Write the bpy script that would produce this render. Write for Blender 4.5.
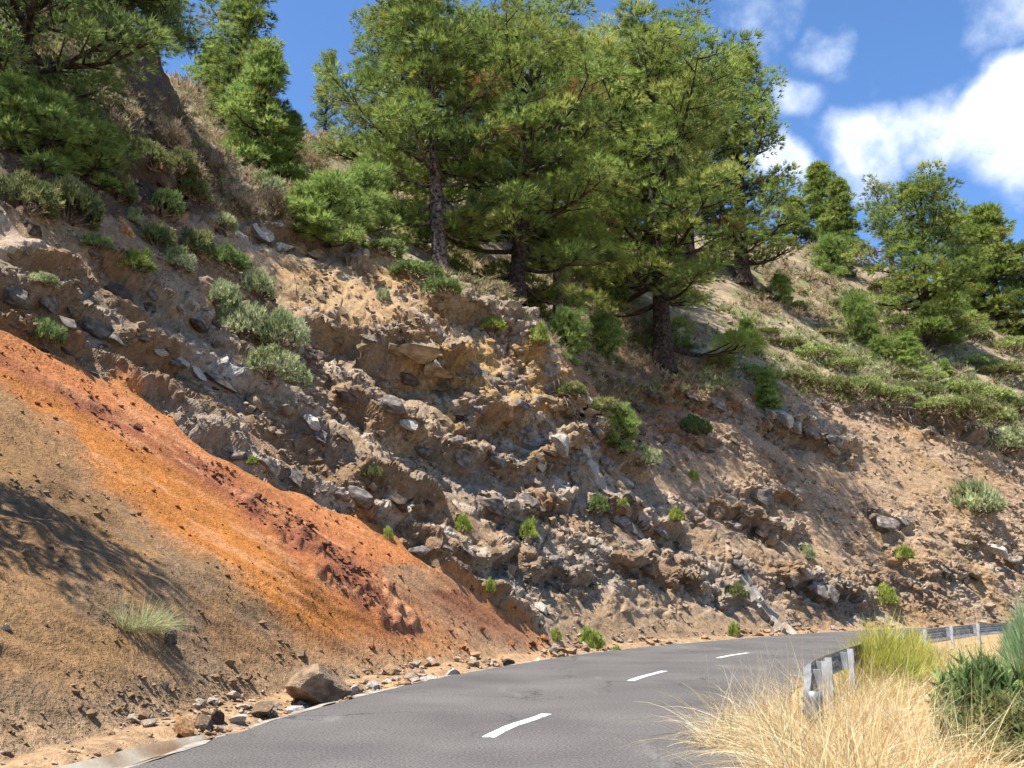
import bpy, math, random
import numpy as np
from mathutils import Vector, Matrix

# ---------------------------------------------------------------- scene, camera, sky, sun
for o in list(bpy.data.objects):
    bpy.data.objects.remove(o)
SC = bpy.context.scene
COL = SC.collection
FPX, HCAM, HOR = 900.0, 1.5, 602.0          # focal length in pixels, eye height, row of the horizon
PITCH = math.atan((HOR - 384) / FPX)
CP, SP = math.cos(PITCH), math.sin(PITCH)

cam_d = bpy.data.cameras.new('camera')
cam_d.sensor_width = 36.0
cam_d.lens = FPX / 1024 * 36
cam_d.clip_start = 0.1
cam_d.clip_end = 6000
cam = bpy.data.objects.new('camera', cam_d)
COL.objects.link(cam)
cam.location = (0, 0, HCAM)
cam.rotation_euler = (math.pi / 2 + PITCH, 0, 0)
SC.camera = cam

SUN_EL, SUN_A = math.radians(66), math.radians(50)   # sun stands to the left and a little behind the camera
SUN = Vector((-math.cos(SUN_EL) * math.sin(SUN_A), -math.cos(SUN_EL) * math.cos(SUN_A), math.sin(SUN_EL)))
sun_d = bpy.data.lights.new('sun', 'SUN')
sun_d.energy = 5.0
sun_d.angle = math.radians(0.5)
sun_d.color = (1.0, 0.96, 0.89)
sun = bpy.data.objects.new('sun', sun_d)
COL.objects.link(sun)
sun.rotation_euler = (-SUN).to_track_quat('-Z', 'Y').to_euler()

SC.view_settings.view_transform = 'Standard'
SC.view_settings.look = 'None'
SC.view_settings.exposure = 1.13
SC.view_settings.gamma = 1.0
SC.cycles.max_bounces = 4
SC.cycles.diffuse_bounces = 2
SC.cycles.adaptive_threshold = 0.02
SC.cycles.transparent_max_bounces = 4
SC.cycles.use_denoising = True


def ray(u, v):
    x, y = (u - 512) / FPX, (384 - v) / FPX
    return np.array([x, CP - SP * y, SP + CP * y])


def at_y(u, v, Y):
    d = ray(u, v)
    k = Y / d[1]
    return np.array([d[0] * k, Y, HCAM + d[2] * k])


def on_plane(u, v, z=0.0):
    d = ray(u, v)
    k = (z - HCAM) / d[2]
    return np.array([d[0] * k, d[1] * k, z])


def project(P):
    x, y, z = P[:, 0], P[:, 1], P[:, 2] - HCAM
    dep = CP * y + SP * z
    up = -SP * y + CP * z
    dep = np.maximum(dep, 0.05)
    return 512 + FPX * x / dep, 384 - FPX * up / dep, dep


world = bpy.data.worlds.new('World')
SC.world = world
world.use_nodes = True


def build_world():
    nt = world.node_tree
    nt.nodes.clear()
    N, Lk = nt.nodes.new, nt.links.new
    out = N('ShaderNodeOutputWorld')
    bg = N('ShaderNodeBackground')
    bg.inputs['Strength'].default_value = 1.0
    sky = N('ShaderNodeTexSky')
    sky.sky_type = 'NISHITA'
    sky.sun_disc = False
    sky.sun_elevation = SUN_EL
    sky.sun_rotation = math.atan2(SUN.x, SUN.y)
    sky.altitude = 1500
    sky.air_density = 1.0
    sky.dust_density = 0.0
    sky.ozone_density = 3.5
    k = N('ShaderNodeVectorMath'); k.operation = 'SCALE'
    k.inputs['Scale'].default_value = 0.105
    tint = N('ShaderNodeVectorMath'); tint.operation = 'MULTIPLY'
    tint.inputs[1].default_value = (0.80, 1.0, 1.16)
    Lk(sky.outputs[0], tint.inputs[0])
    Lk(tint.outputs[0], k.inputs[0])
    tc = N('ShaderNodeTexCoord')
    nrm = N('ShaderNodeVectorMath'); nrm.operation = 'NORMALIZE'
    Lk(tc.outputs['Generated'], nrm.inputs[0])
    # drifting cumulus: soft bodies broken up by noise; the same noise scatters small clouds over the rest of the sky
    wob = N('ShaderNodeTexNoise'); wob.inputs['Scale'].default_value = 5.0; wob.inputs['Detail'].default_value = 4
    Lk(nrm.outputs[0], wob.inputs['Vector'])
    wsub = N('ShaderNodeVectorMath'); wsub.operation = 'SUBTRACT'; wsub.inputs[1].default_value = (0.5, 0.5, 0.5)
    Lk(wob.outputs['Color'], wsub.inputs[0])
    wsc = N('ShaderNodeVectorMath'); wsc.operation = 'SCALE'; wsc.inputs['Scale'].default_value = 0.16
    Lk(wsub.outputs[0], wsc.inputs[0])
    wad = N('ShaderNodeVectorMath'); wad.operation = 'ADD'
    Lk(nrm.outputs[0], wad.inputs[0]); Lk(wsc.outputs[0], wad.inputs[1])
    acc = None
    blobs = [(880, 152, 86, 1.0), (945, 128, 88, 1.0), (1015, 112, 80, 0.95), (850, 180, 58, .9), (965, 88, 60, .8), (905, 128, 72, .95), (1000, 160, 60, .7),
             (1080, 100, 100, 1.0), (1150, 50, 110, .9),
             (735, 5, 90, .62), (770, 35, 60, .6), (785, 60, 40, .55), (832, 40, 50, .74), (850, 58, 44, .66), (876, 74, 42, .66), (812, 96, 44, .62),
             (905, 12, 65, .6), (1000, 10, 70, .7), (788, 168, 44, .75), (800, 195, 40, .7), (710, 20, 60, .5)]
    for (u, v, r, wt) in blobs:
        d = ray(u, v); d = d / np.linalg.norm(d)
        ds = N('ShaderNodeVectorMath'); ds.operation = 'DISTANCE'
        ds.inputs[1].default_value = tuple(d)
        Lk(wad.outputs[0], ds.inputs[0])
        mr = N('ShaderNodeMapRange'); mr.interpolation_type = 'SMOOTHERSTEP'
        mr.inputs['From Min'].default_value = r / FPX
        mr.inputs['From Max'].default_value = r / FPX * 0.15
        mr.inputs['To Min'].default_value = 0.0
        mr.inputs['To Max'].default_value = wt
        Lk(ds.outputs['Value'], mr.inputs['Value'])
        if acc is None:
            acc = mr.outputs[0]
        else:
            m = N('ShaderNodeMath'); m.operation = 'MAXIMUM'
            Lk(acc, m.inputs[0]); Lk(mr.outputs[0], m.inputs[1])
            acc = m.outputs[0]
    nz = N('ShaderNodeTexNoise'); nz.inputs['Scale'].default_value = 7.0
    nz.inputs['Detail'].default_value = 9; nz.inputs['Roughness'].default_value = 0.58
    Lk(nrm.outputs[0], nz.inputs['Vector'])
    a1 = N('ShaderNodeMath'); a1.operation = 'MULTIPLY_ADD'
    a1.inputs[1].default_value = 2.6; a1.inputs[2].default_value = -1.62
    Lk(nz.outputs['Fac'], a1.inputs[0])
    a2 = N('ShaderNodeMath'); a2.operation = 'ADD'
    Lk(a1.outputs[0], a2.inputs[0]); Lk(acc, a2.inputs[1])
    ms = N('ShaderNodeMapRange'); ms.interpolation_type = 'SMOOTHSTEP'
    ms.inputs['From Min'].default_value = 0.0; ms.inputs['From Max'].default_value = 0.75
    Lk(a2.outputs[0], ms.inputs['Value'])
    mix = N('ShaderNodeMix'); mix.data_type = 'RGBA'
    Lk(ms.outputs[0], mix.inputs['Factor'])
    Lk(k.outputs[0], mix.inputs['A'])
    sh = N('ShaderNodeMapRange'); sh.interpolation_type = 'SMOOTHSTEP'
    sh.inputs['From Min'].default_value = 0.25; sh.inputs['From Max'].default_value = 1.0
    Lk(a2.outputs[0], sh.inputs['Value'])
    cc = N('ShaderNodeMix'); cc.data_type = 'RGBA'
    Lk(sh.outputs[0], cc.inputs['Factor'])
    cc.inputs['A'].default_value = (0.44, 0.50, 0.60, 1); cc.inputs['B'].default_value = (0.68, 0.69, 0.70, 1)
    Lk(cc.outputs['Result'], mix.inputs['B'])
    Lk(mix.outputs['Result'], bg.inputs['Color'])
    Lk(bg.outputs[0], out.inputs['Surface'])


build_world()

# ---------------------------------------------------------------- numeric helpers
RNG = np.random.default_rng(7)
random.seed(7)


def hsh(i, j, k, seed):
    h = (i.astype(np.uint32) * np.uint32(374761393) + j.astype(np.uint32) * np.uint32(668265263)
         + k.astype(np.uint32) * np.uint32(2147483647 - 1274126177) + np.uint32((seed * 974711 + 1013) & 0xffffffff))
    h ^= h >> np.uint32(13)
    h *= np.uint32(1274126177)
    h ^= h >> np.uint32(16)
    h *= np.uint32(2246822519)
    h ^= h >> np.uint32(15)
    return h.astype(np.float32) * np.float32(1 / 4294967296.0)


def vnoise(P, scale, seed):
    """value noise in -1..1, feature size = scale metres"""
    Q = (P / scale).astype(np.float32)
    I = np.floor(Q).astype(np.int32)
    f = Q - I
    f = f * f * f * (f * (f * 6 - 15) + 10)
    r = 0
    for a in (0, 1):
        wx = f[:, 0] if a else 1 - f[:, 0]
        for b in (0, 1):
            wy = f[:, 1] if b else 1 - f[:, 1]
            for c in (0, 1):
                wz = f[:, 2] if c else 1 - f[:, 2]
                r = r + wx * wy * wz * hsh(I[:, 0] + a, I[:, 1] + b, I[:, 2] + c, seed)
    return r * 2 - 1


def fbm(P, scale, seed, octv=4, gain=0.5):
    r, a, t = 0, 1.0, 0
    for o in range(octv):
        r = r + a * vnoise(P, scale, seed + o * 17)
        t += a
        scale *= 0.5
        a *= gain
    return r / t


def cells(P, scale, seed):
    """cellular noise: distance to nearest and second nearest point, and per-cell random numbers and tilt"""
    Q = (P / scale).astype(np.float32)
    I = np.floor(Q).astype(np.int32)
    n = len(Q)
    F1 = np.full(n, 9, np.float32); F2 = np.full(n, 9, np.float32)
    h1 = np.zeros(n, np.float32); off = np.zeros((n, 3), np.float32)
    for a in (-1, 0, 1):
        for b in (-1, 0, 1):
            for c in (-1, 0, 1):
                i, j, k = I[:, 0] + a, I[:, 1] + b, I[:, 2] + c
                hx = hsh(i, j, k, seed); hy = hsh(i, j, k, seed + 1); hz = hsh(i, j, k, seed + 2)
                ox = Q[:, 0] - i - hx; oy = Q[:, 1] - j - hy; oz = Q[:, 2] - k - hz
                d = ox * ox + oy * oy + oz * oz
                m = d < F1
                F2 = np.where(m, F1, np.minimum(F2, d))
                F1 = np.where(m, d, F1)
                h1 = np.where(m, (hx * 7.13 + hy * 3.7 + hz * 5.9) % 1.0, h1)
                off[m, 0] = ox[m]; off[m, 1] = oy[m]; off[m, 2] = oz[m]
    tilt = off[:, 0] * (h1 * 2 - 1) + off[:, 1] * (((h1 * 37.7) % 1) * 2 - 1) + off[:, 2] * (((h1 * 91.3) % 1) * 2 - 1)
    return np.sqrt(F1), np.sqrt(F2), h1, tilt


def sstep(x, a, b):
    t = np.clip((x - a) / (b - a), 0, 1)
    return t * t * (3 - 2 * t)


def lin(r, g, b):
    return np.array([((c / 255 + 0.055) / 1.055) ** 2.4 if c > 10 else c / 255 / 12.92 for c in (r, g, b)], np.float32)


# ---------------------------------------------------------------- objects, tags, materials
def tag(o, label=None, cat=None, group=None, kind=None):
    if label: o['label'] = label
    if cat: o['category'] = cat
    if group: o['group'] = group
    if kind: o['kind'] = kind
    return o


def empty(name, loc, rz=0.0, sc=1.0):
    o = bpy.data.objects.new(name, None)
    COL.objects.link(o)
    o.location = Vector([float(c) for c in loc])
    o.rotation_euler = (0, 0, rz)
    o.scale = (sc, sc, sc)
    o.empty_display_size = 0.2
    return o


def mesh_np(name, V, Fc, mat=None, parent=None, colors=None, smooth=False):
    """V (n,3), Fc (m,3 or 4) -> one mesh object"""
    V = np.asarray(V, np.float32); Fc = np.asarray(Fc, np.int32)
    me = bpy.data.meshes.new(name)
    k = Fc.shape[1]
    me.vertices.add(len(V)); me.vertices.foreach_set('co', V.ravel())
    me.loops.add(Fc.size); me.loops.foreach_set('vertex_index', Fc.ravel())
    me.polygons.add(len(Fc)); me.polygons.foreach_set('loop_start', np.arange(0, Fc.size, k, dtype=np.int32))
    me.update(calc_edges=True)
    me.polygons.foreach_set('use_smooth', np.full(len(Fc), smooth))
    if colors is not None:
        at = me.color_attributes.new('Col', 'FLOAT_COLOR', 'POINT')
        c4 = np.ones((len(V), 4), np.float32); c4[:, :3] = colors
        at.data.foreach_set('color', c4.ravel())
    if mat: me.materials.append(mat)
    o = bpy.data.objects.new(name, me)
    COL.objects.link(o)
    if parent is not None: o.parent = parent
    return o


def link_mesh(name, me, parent=None):
    o = bpy.data.objects.new(name, me)
    COL.objects.link(o)
    if parent is not None: o.parent = parent
    return o


def material(name, rough=0.9):
    m = bpy.data.materials.new(name)
    m.use_nodes = True
    b = m.node_tree.nodes['Principled BSDF']
    b.inputs['Roughness'].default_value = rough
    b.inputs['Specular IOR Level'].default_value = 0.2
    return m, m.node_tree, b


def mat_ground(name, grain=60.0, bump=0.5, amp=0.35):
    """baked surface colours with procedural grain and fine relief"""
    m, nt, b = material(name, 0.95)
    N, Lk = nt.nodes.new, nt.links.new
    at = N('ShaderNodeAttribute'); at.attribute_name = 'Col'
    geo = N('ShaderNodeNewGeometry')
    n1 = N('ShaderNodeTexNoise'); n1.inputs['Scale'].default_value = grain / 6; n1.inputs['Detail'].default_value = 5
    n1.inputs['Roughness'].default_value = 0.75
    Lk(geo.outputs['Position'], n1.inputs['Vector'])
    mr = N('ShaderNodeMapRange')
    mr.inputs['From Min'].default_value = 0.3; mr.inputs['From Max'].default_value = 0.7
    mr.inputs['To Min'].default_value = 1 - amp; mr.inputs['To Max'].default_value = 1 + amp
    mr.clamp = False
    Lk(n1.outputs['Fac'], mr.inputs['Value'])
    mul = N('ShaderNodeVectorMath'); mul.operation = 'SCALE'
    Lk(at.outputs['Color'], mul.inputs[0]); Lk(mr.outputs[0], mul.inputs['Scale'])
    Lk(mul.outputs[0], b.inputs['Base Color'])
    n2 = N('ShaderNodeTexNoise'); n2.inputs['Scale'].default_value = grain / 3; n2.inputs['Detail'].default_value = 3
    n2.inputs['Roughness'].default_value = 0.7
    Lk(geo.outputs['Position'], n2.inputs['Vector'])
    bp = N('ShaderNodeBump'); bp.inputs['Strength'].default_value = bump; bp.inputs['Distance'].default_value = 0.06
    Lk(n2.outputs['Fac'], bp.inputs['Height'])
    Lk(bp.outputs[0], b.inputs['Normal'])
    return m


def mat_noise(name, c1, c2, scale=3.0, rough=0.9, bump=0.4, bscale=30.0, detail=6, bdist=0.03, island=0.0):
    """two colours broken up by noise in object space, with fine relief; island > 0 varies brightness per object"""
    m, nt, b = material(name, rough)
    N, Lk = nt.nodes.new, nt.links.new
    tc = N('ShaderNodeTexCoord')
    n1 = N('ShaderNodeTexNoise'); n1.inputs['Scale'].default_value = scale; n1.inputs['Detail'].default_value = detail
    Lk(tc.outputs['Object'], n1.inputs['Vector'])
    rp = N('ShaderNodeValToRGB')
    rp.color_ramp.elements[0].position = 0.35; rp.color_ramp.elements[0].color = (*c1, 1)
    rp.color_ramp.elements[1].position = 0.65; rp.color_ramp.elements[1].color = (*c2, 1)
    Lk(n1.outputs['Fac'], rp.inputs['Fac'])
    src = rp.outputs['Color']
    if island:
        oi = N('ShaderNodeObjectInfo')
        mr = N('ShaderNodeMapRange')
        mr.inputs['To Min'].default_value = 1 - island; mr.inputs['To Max'].default_value = 1 + island
        Lk(oi.outputs['Random'], mr.inputs['Value'])
        ml = N('ShaderNodeVectorMath'); ml.operation = 'SCALE'
        Lk(src, ml.inputs[0]); Lk(mr.outputs[0], ml.inputs['Scale'])
        src = ml.outputs[0]
    Lk(src, b.inputs['Base Color'])
    n2 = N('ShaderNodeTexNoise'); n2.inputs['Scale'].default_value = bscale; n2.inputs['Detail'].default_value = 5
    Lk(tc.outputs['Object'], n2.inputs['Vector'])
    bp = N('ShaderNodeBump'); bp.inputs['Strength'].default_value = bump; bp.inputs['Distance'].default_value = bdist
    Lk(n2.outputs['Fac'], bp.inputs['Height']); Lk(bp.outputs[0], b.inputs['Normal'])
    return m


def mat_leaf(name, trans=0.25, rough=0.6, spec=0.2):
    """leaf and needle colours vary per tuft (attribute); thin blades let a little light through"""
    m, nt, b = material(name, rough)
    N, Lk = nt.nodes.new, nt.links.new
    at = N('ShaderNodeAttribute'); at.attribute_name = 'Col'
    b.inputs['Specular IOR Level'].default_value = spec
    Lk(at.outputs['Color'], b.inputs['Base Color'])
    tr = N('ShaderNodeBsdfTranslucent')
    Lk(at.outputs['Color'], tr.inputs['Color'])
    mx = N('ShaderNodeMixShader'); mx.inputs[0].default_value = trans
    Lk(b.outputs[0], mx.inputs[1]); Lk(tr.outputs[0], mx.inputs[2])
    Lk(mx.outputs[0], nt.nodes['Material Output'].inputs['Surface'])
    return m


M_HILL = mat_ground('hillside_earth_and_rock', 42, 0.9, 0.40)
M_GROUND = mat_ground('verge_soil', 60, 0.5, 0.3)
M_ROCK = mat_noise('grey_lava_rock', tuple(lin(84, 76, 70)), tuple(lin(148, 136, 124)), 2.2, 0.95, 0.9, 14, 8, 0.08, 0.22)
M_ROCKD = mat_noise('dark_lava_rock', tuple(lin(62, 52, 44)), tuple(lin(118, 100, 84)), 2.2, 0.95, 0.9, 14, 8, 0.08, 0.25)
M_ROCKT = mat_noise('tan_rock', tuple(lin(118, 98, 74)), tuple(lin(166, 144, 114)), 1.8, 0.95, 0.9, 12, 8, 0.08, 0.18)
M_ROCKW = mat_noise('pale_stone', tuple(lin(128, 120, 110)), tuple(lin(186, 178, 164)), 4, 0.9, 0.5, 30, 6, 0.02, 0.1)
M_ROCKB = mat_noise('brown_boulder_rock', tuple(lin(98, 80, 64)), tuple(lin(150, 126, 100)), 3, 0.9, 0.9, 16, 8, 0.05, 0.1)
M_ROCKO = mat_noise('rusty_stone', tuple(lin(130, 88, 55)), tuple(lin(190, 150, 105)), 4, 0.9, 0.6, 25, 6, 0.03, 0.15)
M_BARK = mat_noise('pine_bark', tuple(lin(38, 30, 26)), tuple(lin(128, 112, 100)), 5.0, 0.95, 1.0, 9, 8, 0.15)
M_BARKD = mat_noise('dark_pine_bark', tuple(lin(28, 23, 20)), tuple(lin(84, 70, 60)), 5.0, 0.95, 1.0, 9, 8, 0.15)
M_TWIG = mat_noise('dry_twig', tuple(lin(84, 70, 58)), tuple(lin(150, 134, 116)), 8, 0.95, 0.3, 40)
M_NEEDLE = mat_leaf('pine_needles', 0.45, 0.55, 0.25)
M_LEAF = mat_leaf('shrub_leaves', 0.40, 0.7, 0.15)
M_STRAW = mat_leaf('dry_straw', 0.35, 0.6, 0.2)

# ---------------------------------------------------------------- shape of the land
LEFT = np.array([(-5.0, -60), (-4.2, -25), (-3.9, -10), (-3.75, 0), (-3.65, 5), (-3.52, 8.97), (-3.18, 11.71), (-2.58, 15.1),
                 (-1.29, 19.68), (.55, 24.3), (2.72, 28.95), (7.25, 36.09), (16.36, 48), (27, 57.5), (40, 64.5), (60, 70), (100, 74)])


def smooth_poly(P, n=400):
    """Catmull-Rom through the points, resampled evenly"""
    P = np.asarray(P, float)
    out = []
    for i in range(len(P) - 1):
        p0 = P[max(i - 1, 0)]; p1 = P[i]; p2 = P[i + 1]; p3 = P[min(i + 2, len(P) - 1)]
        m1 = (p2 - p0) / 2; m2 = (p3 - p1) / 2
        for t in np.linspace(0, 1, 24, endpoint=False):
            out.append((2 * t**3 - 3 * t**2 + 1) * p1 + (t**3 - 2 * t**2 + t) * m1 + (-2 * t**3 + 3 * t**2) * p2 + (t**3 - t**2) * m2)
    out.append(P[-1])
    out = np.array(out)
    s = np.concatenate([[0], np.cumsum(np.linalg.norm(np.diff(out, axis=0), axis=1))])
    q = np.linspace(0, s[-1], n)
    return np.stack([np.interp(q, s, out[:, c]) for c in range(P.shape[1])], 1)


EDGE = smooth_poly(LEFT, 60)


def toe_dist(x, y):
    """signed distance from the road's left edge, positive on the hill side"""
    best = np.full(x.shape, 1e9, np.float32)
    for a, b in zip(EDGE[:-1], EDGE[1:]):
        d = b - a
        qx, qy = x - a[0], y - a[1]
        t = np.clip((qx * d[0] + qy * d[1]) / (d @ d), 0, 1)
        rx, ry = qx - t * d[0], qy - t * d[1]
        dd = np.sqrt(rx * rx + ry * ry)
        sg = np.where(d[0] * qy - d[1] * qx > 0, 1.0, -1.0)
        m = dd < np.abs(best)
        best[m] = (dd * sg)[m]
    return best


def profile(D):
    a, b = math.tan(math.radians(43)), math.tan(math.radians(33))
    e = np.maximum(D - 1.3, 0)
    return np.where(e < 16, e * a, 16 * a + (e - 16) * b)


CTRL = [  # picture column, row and forward distance of points on the hill
    (0, 620, 11.0), (0, 550, 12.4), (0, 400, 16.8), (0, 320, 19.2), (0, 260, 20.6), (0, 215, 22.0), (0, 100, 25.0), (0, 0, 28.0),
    (80, 640, 11.4), (80, 520, 15.0), (80, 420, 18.6), (80, 340, 21.8), (80, 220, 25.0), (80, 100, 28.0), (80, 20, 30.5),
    (150, 660, 12.2), (150, 600, 14.0), (150, 500, 17.8), (150, 400, 22.0), (150, 300, 26.0), (150, 200, 29.5), (150, 120, 32.0), (165, 80, 35),
    (215, 200, 36), (215, 150, 46), (220, 110, 58),
    (220, 640, 14.4), (220, 520, 19.4), (220, 420, 24.0), (220, 330, 29.0), (225, 250, 32.5), 
    (300, 660, 16.0), (300, 600, 18.6), (300, 500, 23.5), (300, 420, 28.0), (300, 350, 32.0), (300, 270, 36.5), (290, 228, 39.0), (300, 190, 52), (300, 135, 80),
    (380, 620, 20.6), (380, 540, 24.6), (380, 440, 30.5), (380, 350, 35.0), (380, 280, 39.0), (370, 240, 42), (370, 190, 62), (370, 140, 88),
    (450, 620, 23.4), (450, 530, 28.6), (450, 450, 32.8), (450, 400, 35.2), (450, 340, 37.6), (450, 292, 40.5), (440, 268, 46), (440, 200, 70), (440, 140, 95),
    (515, 600, 28.6), (515, 500, 34.6), (515, 420, 38.2), (515, 350, 40.6), (515, 318, 43), (515, 300, 54), (515, 200, 84),
    (560, 600, 30.6), (560, 520, 36), (560, 450, 39.6), (560, 400, 41.5), (560, 362, 43), (575, 350, 48),
    (600, 560, 36.0), (605, 480, 41.8), (605, 430, 45), (600, 395, 50), (600, 345, 57), (600, 250, 88),
    (665, 610, 37.5), (665, 540, 43.5), (665, 470, 49.5), (665, 410, 55), (665, 368, 60), (665, 300, 78), (665, 230, 105),
    (730, 600, 43.5), (730, 520, 50), (730, 440, 56.5), (730, 385, 62), (735, 330, 76), (740, 270, 88), (740, 235, 112),
    (800, 600, 50), (800, 530, 56.5), (800, 460, 62), (800, 410, 66.5), (800, 380, 74), (800, 320, 94), (800, 245, 122),
    (870, 600, 55.5), (870, 530, 62), (870, 460, 68), (870, 408, 73), (870, 360, 88), (870, 300, 108), (870, 262, 124),
    (950, 590, 62), (950, 530, 67), (950, 460, 73), (950, 420, 77), (950, 360, 94), (950, 310, 112), (950, 290, 124),
    (1024, 590, 67), (1024, 520, 73), (1024, 450, 80), (1024, 400, 90), (1024, 340, 110), (1024, 315, 124),
    (1150, 560, 76), (1150, 470, 86), (1150, 340, 124), (-150, 560, 9.8), (-150, 350, 14.5), (-150, 150, 19.5), (-150, -50, 23)]
CPT = np.array([at_y(*c) for c in CTRL])
# the back of the hill: past the skyline it levels out
back = []
for (u, v, Y) in [(-150, -140, 60), (0, -60, 70), (80, -20, 75), (165, 60, 80), (220, 90, 100), (300, 135, 80), (370, 140, 88), (440, 140, 95), (515, 190, 95), (600, 230, 100), (665, 230, 105),
                  (740, 235, 112), (800, 245, 122), (870, 262, 124), (950, 290, 124), (1024, 315, 124), (1150, 340, 124)]:
    p = at_y(u, v, Y)
    for kf, dz in ((1.18, 1.5), (1.6, 0.0), (2.6, -8.0)):
        back.append((p[0] * kf, p[1] * kf, p[2] + dz))
CPT = np.vstack([CPT, np.array(back)])
# keep the toe itself on the road's edge
MQ = 1.2


def kern(x, y):
    dx = x[:, None] - CPT[None, :, 0].astype(np.float32)
    dy = y[:, None] - CPT[None, :, 1].astype(np.float32)
    return np.sqrt(dx * dx + dy * dy + MQ * MQ)


_D = toe_dist(CPT[:, 0], CPT[:, 1])
CPT = CPT[_D > 2.2]
_D = _D[_D > 2.2]
_gate = np.maximum(sstep(_D, 1.3, 3.4), 0.05)
_A = kern(CPT[:, 0], CPT[:, 1]).astype(np.float64)
_res = (CPT[:, 2] - profile(_D)) / _gate
WGT = np.linalg.solve(_A + np.eye(len(_A)) * -0.02, _res).astype(np.float32)


def land(x, y):
    """height of the smooth hill"""
    x = np.asarray(x, np.float32).ravel(); y = np.asarray(y, np.float32).ravel()
    D = toe_dist(x, y)
    r = np.empty(len(x), np.float32)
    for i in range(0, len(x), 60000):
        r[i:i + 60000] = kern(x[i:i + 60000], y[i:i + 60000]) @ WGT
    z = profile(D) + r * sstep(D, 1.3, 3.4)
    sh = -0.10 + 0.15 * sstep(D, 0.2, 1.1)
    return np.where(D > 1.3, np.maximum(z, 0.0), 0.0) + sh, D


# ---------------------------------------------------------------- hillside
KA = 0.67     # sunlit picture colour -> surface colour


def lk(r, g, b):
    return lin(r, g, b) * KA


def line(pts):
    p = np.array(pts, float)
    return lambda u: np.interp(u, p[:, 0], p[:, 1])


CONTACT = line([(-300, 160), (0, 328), (60, 352), (130, 388), (200, 440), (260, 478), (330, 503), (385, 532), (440, 566), (500, 604), (545, 640), (600, 662), (700, 700)])
BANDLOW = line([(-300, 230), (0, 390), (60, 440), (120, 498), (200, 560), (270, 612), (340, 650), (400, 668), (470, 672), (600, 676), (700, 710)])
CUTTOP = line([(-300, 60), (0, 150), (100, 150), (180, 195), (240, 222), (300, 226), (380, 245), (450, 292), (520, 330), (575, 372), (590, 430), (620, 440), (660, 415), (740, 385), (800, 395), (870, 402), (950, 420), (1024, 445), (1300, 500)])

# rock ledges of the cut face: crest line in the picture, how far it stands out (m), ramp above and fall below (px), near and far limit
LEDGES = [
    ([(-60, 290), (0, 322), (60, 345), (110, 372), (160, 405), (205, 432), (262, 470), (330, 497), (385, 526), (440, 560), (500, 597), (535, 628)], .45, 14, 14, 0, 60),
    ([(-40, 272), (0, 288), (45, 305), (100, 328), (150, 350), (185, 366), (228, 390), (250, 396)], .75, 18, 24, 0, 60),
    ([(245, 385), (275, 402), (305, 425), (330, 445), (345, 450)], .8, 20, 36, 0, 60),
    ([(90, 255), (130, 285), (165, 306), (205, 328), (255, 352), (300, 372)], .6, 18, 20, 0, 60),
    ([(0, 245), (40, 262), (90, 285)], .5, 16, 16, 0, 60),
    ([(300, 322), (340, 338), (375, 350), (400, 358), (440, 372), (455, 380)], .9, 16, 26, 0, 60),
    ([(370, 352), (410, 364), (446, 366), (470, 350)], .9, 20, 34, 0, 60),
    ([(430, 300), (470, 308), (500, 322), (530, 345), (552, 372)], .9, 14, 40, 0, 60),
    ([(460, 414), (500, 422), (540, 418), (580, 402)], .9, 24, 26, 0, 60),
    ([(330, 395), (380, 420), (420, 440), (470, 462), (520, 468), (565, 440), (600, 430), (640, 470)], .8, 20, 26, 0, 60),
    ([(345, 475), (400, 495), (440, 500)], .5, 16, 20, 0, 60),
    ([(480, 505), (520, 515), (560, 500), (575, 490)], .5, 16, 18, 0, 60),
    ([(420, 535), (470, 555), (510, 560), (560, 575), (600, 590)], .5, 14, 18, 0, 60),
    ([(590, 505), (630, 515), (660, 530), (682, 535)], .8, 14, 16, 0, 80),
    ([(620, 420), (650, 430), (690, 440), (740, 450)], .6, 10, 10, 0, 90),
    ([(690, 510), (730, 518), (770, 530), (800, 535)], .8, 10, 12, 0, 90),
    ([(640, 392), (700, 402), (740, 412), (770, 425), (800, 435)], .9, 10, 14, 0, 90),
    ([(770, 415), (800, 432), (830, 440), (850, 455)], 1.2, 14, 22, 0, 95),
    ([(740, 490), (770, 496), (800, 496)], .7, 8, 10, 0, 90),
    ([(600, 560), (650, 572), (700, 590), (740, 600)], .5, 12, 12, 0, 90),
    ([(775, 580), (810, 585), (840, 600), (870, 600)], .8, 14, 16, 0, 90),
    ([(860, 395), (900, 408), (950, 425), (1024, 448)], 1.0, 8, 14, 0, 95),
    ([(860, 510), (890, 522), (915, 524)], .6, 8, 10, 0, 95),
    ([(960, 545), (990, 552), (1024, 562)], .8, 8, 12, 0, 95),
    ([(880, 555), (930, 568), (980, 580)], .5, 8, 10, 0, 95),
    ([(120, 160), (150, 175), (175, 180), (190, 195)], .9, 16, 24, 0, 50),
    ([(240, 238), (265, 228), (290, 232), (330, 248), (370, 268)], .6, 14, 16, 0, 60),
]

_A3 = at_y(60, 352, 21.5); _B3 = at_y(500, 604, 27.0)
E1 = (_B3 - _A3) / np.linalg.norm(_B3 - _A3)
E2 = np.cross(np.array([0, 0, 1.0]), E1); E2 /= np.linalg.norm(E2)
E3 = np.cross(E1, E2)


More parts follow.
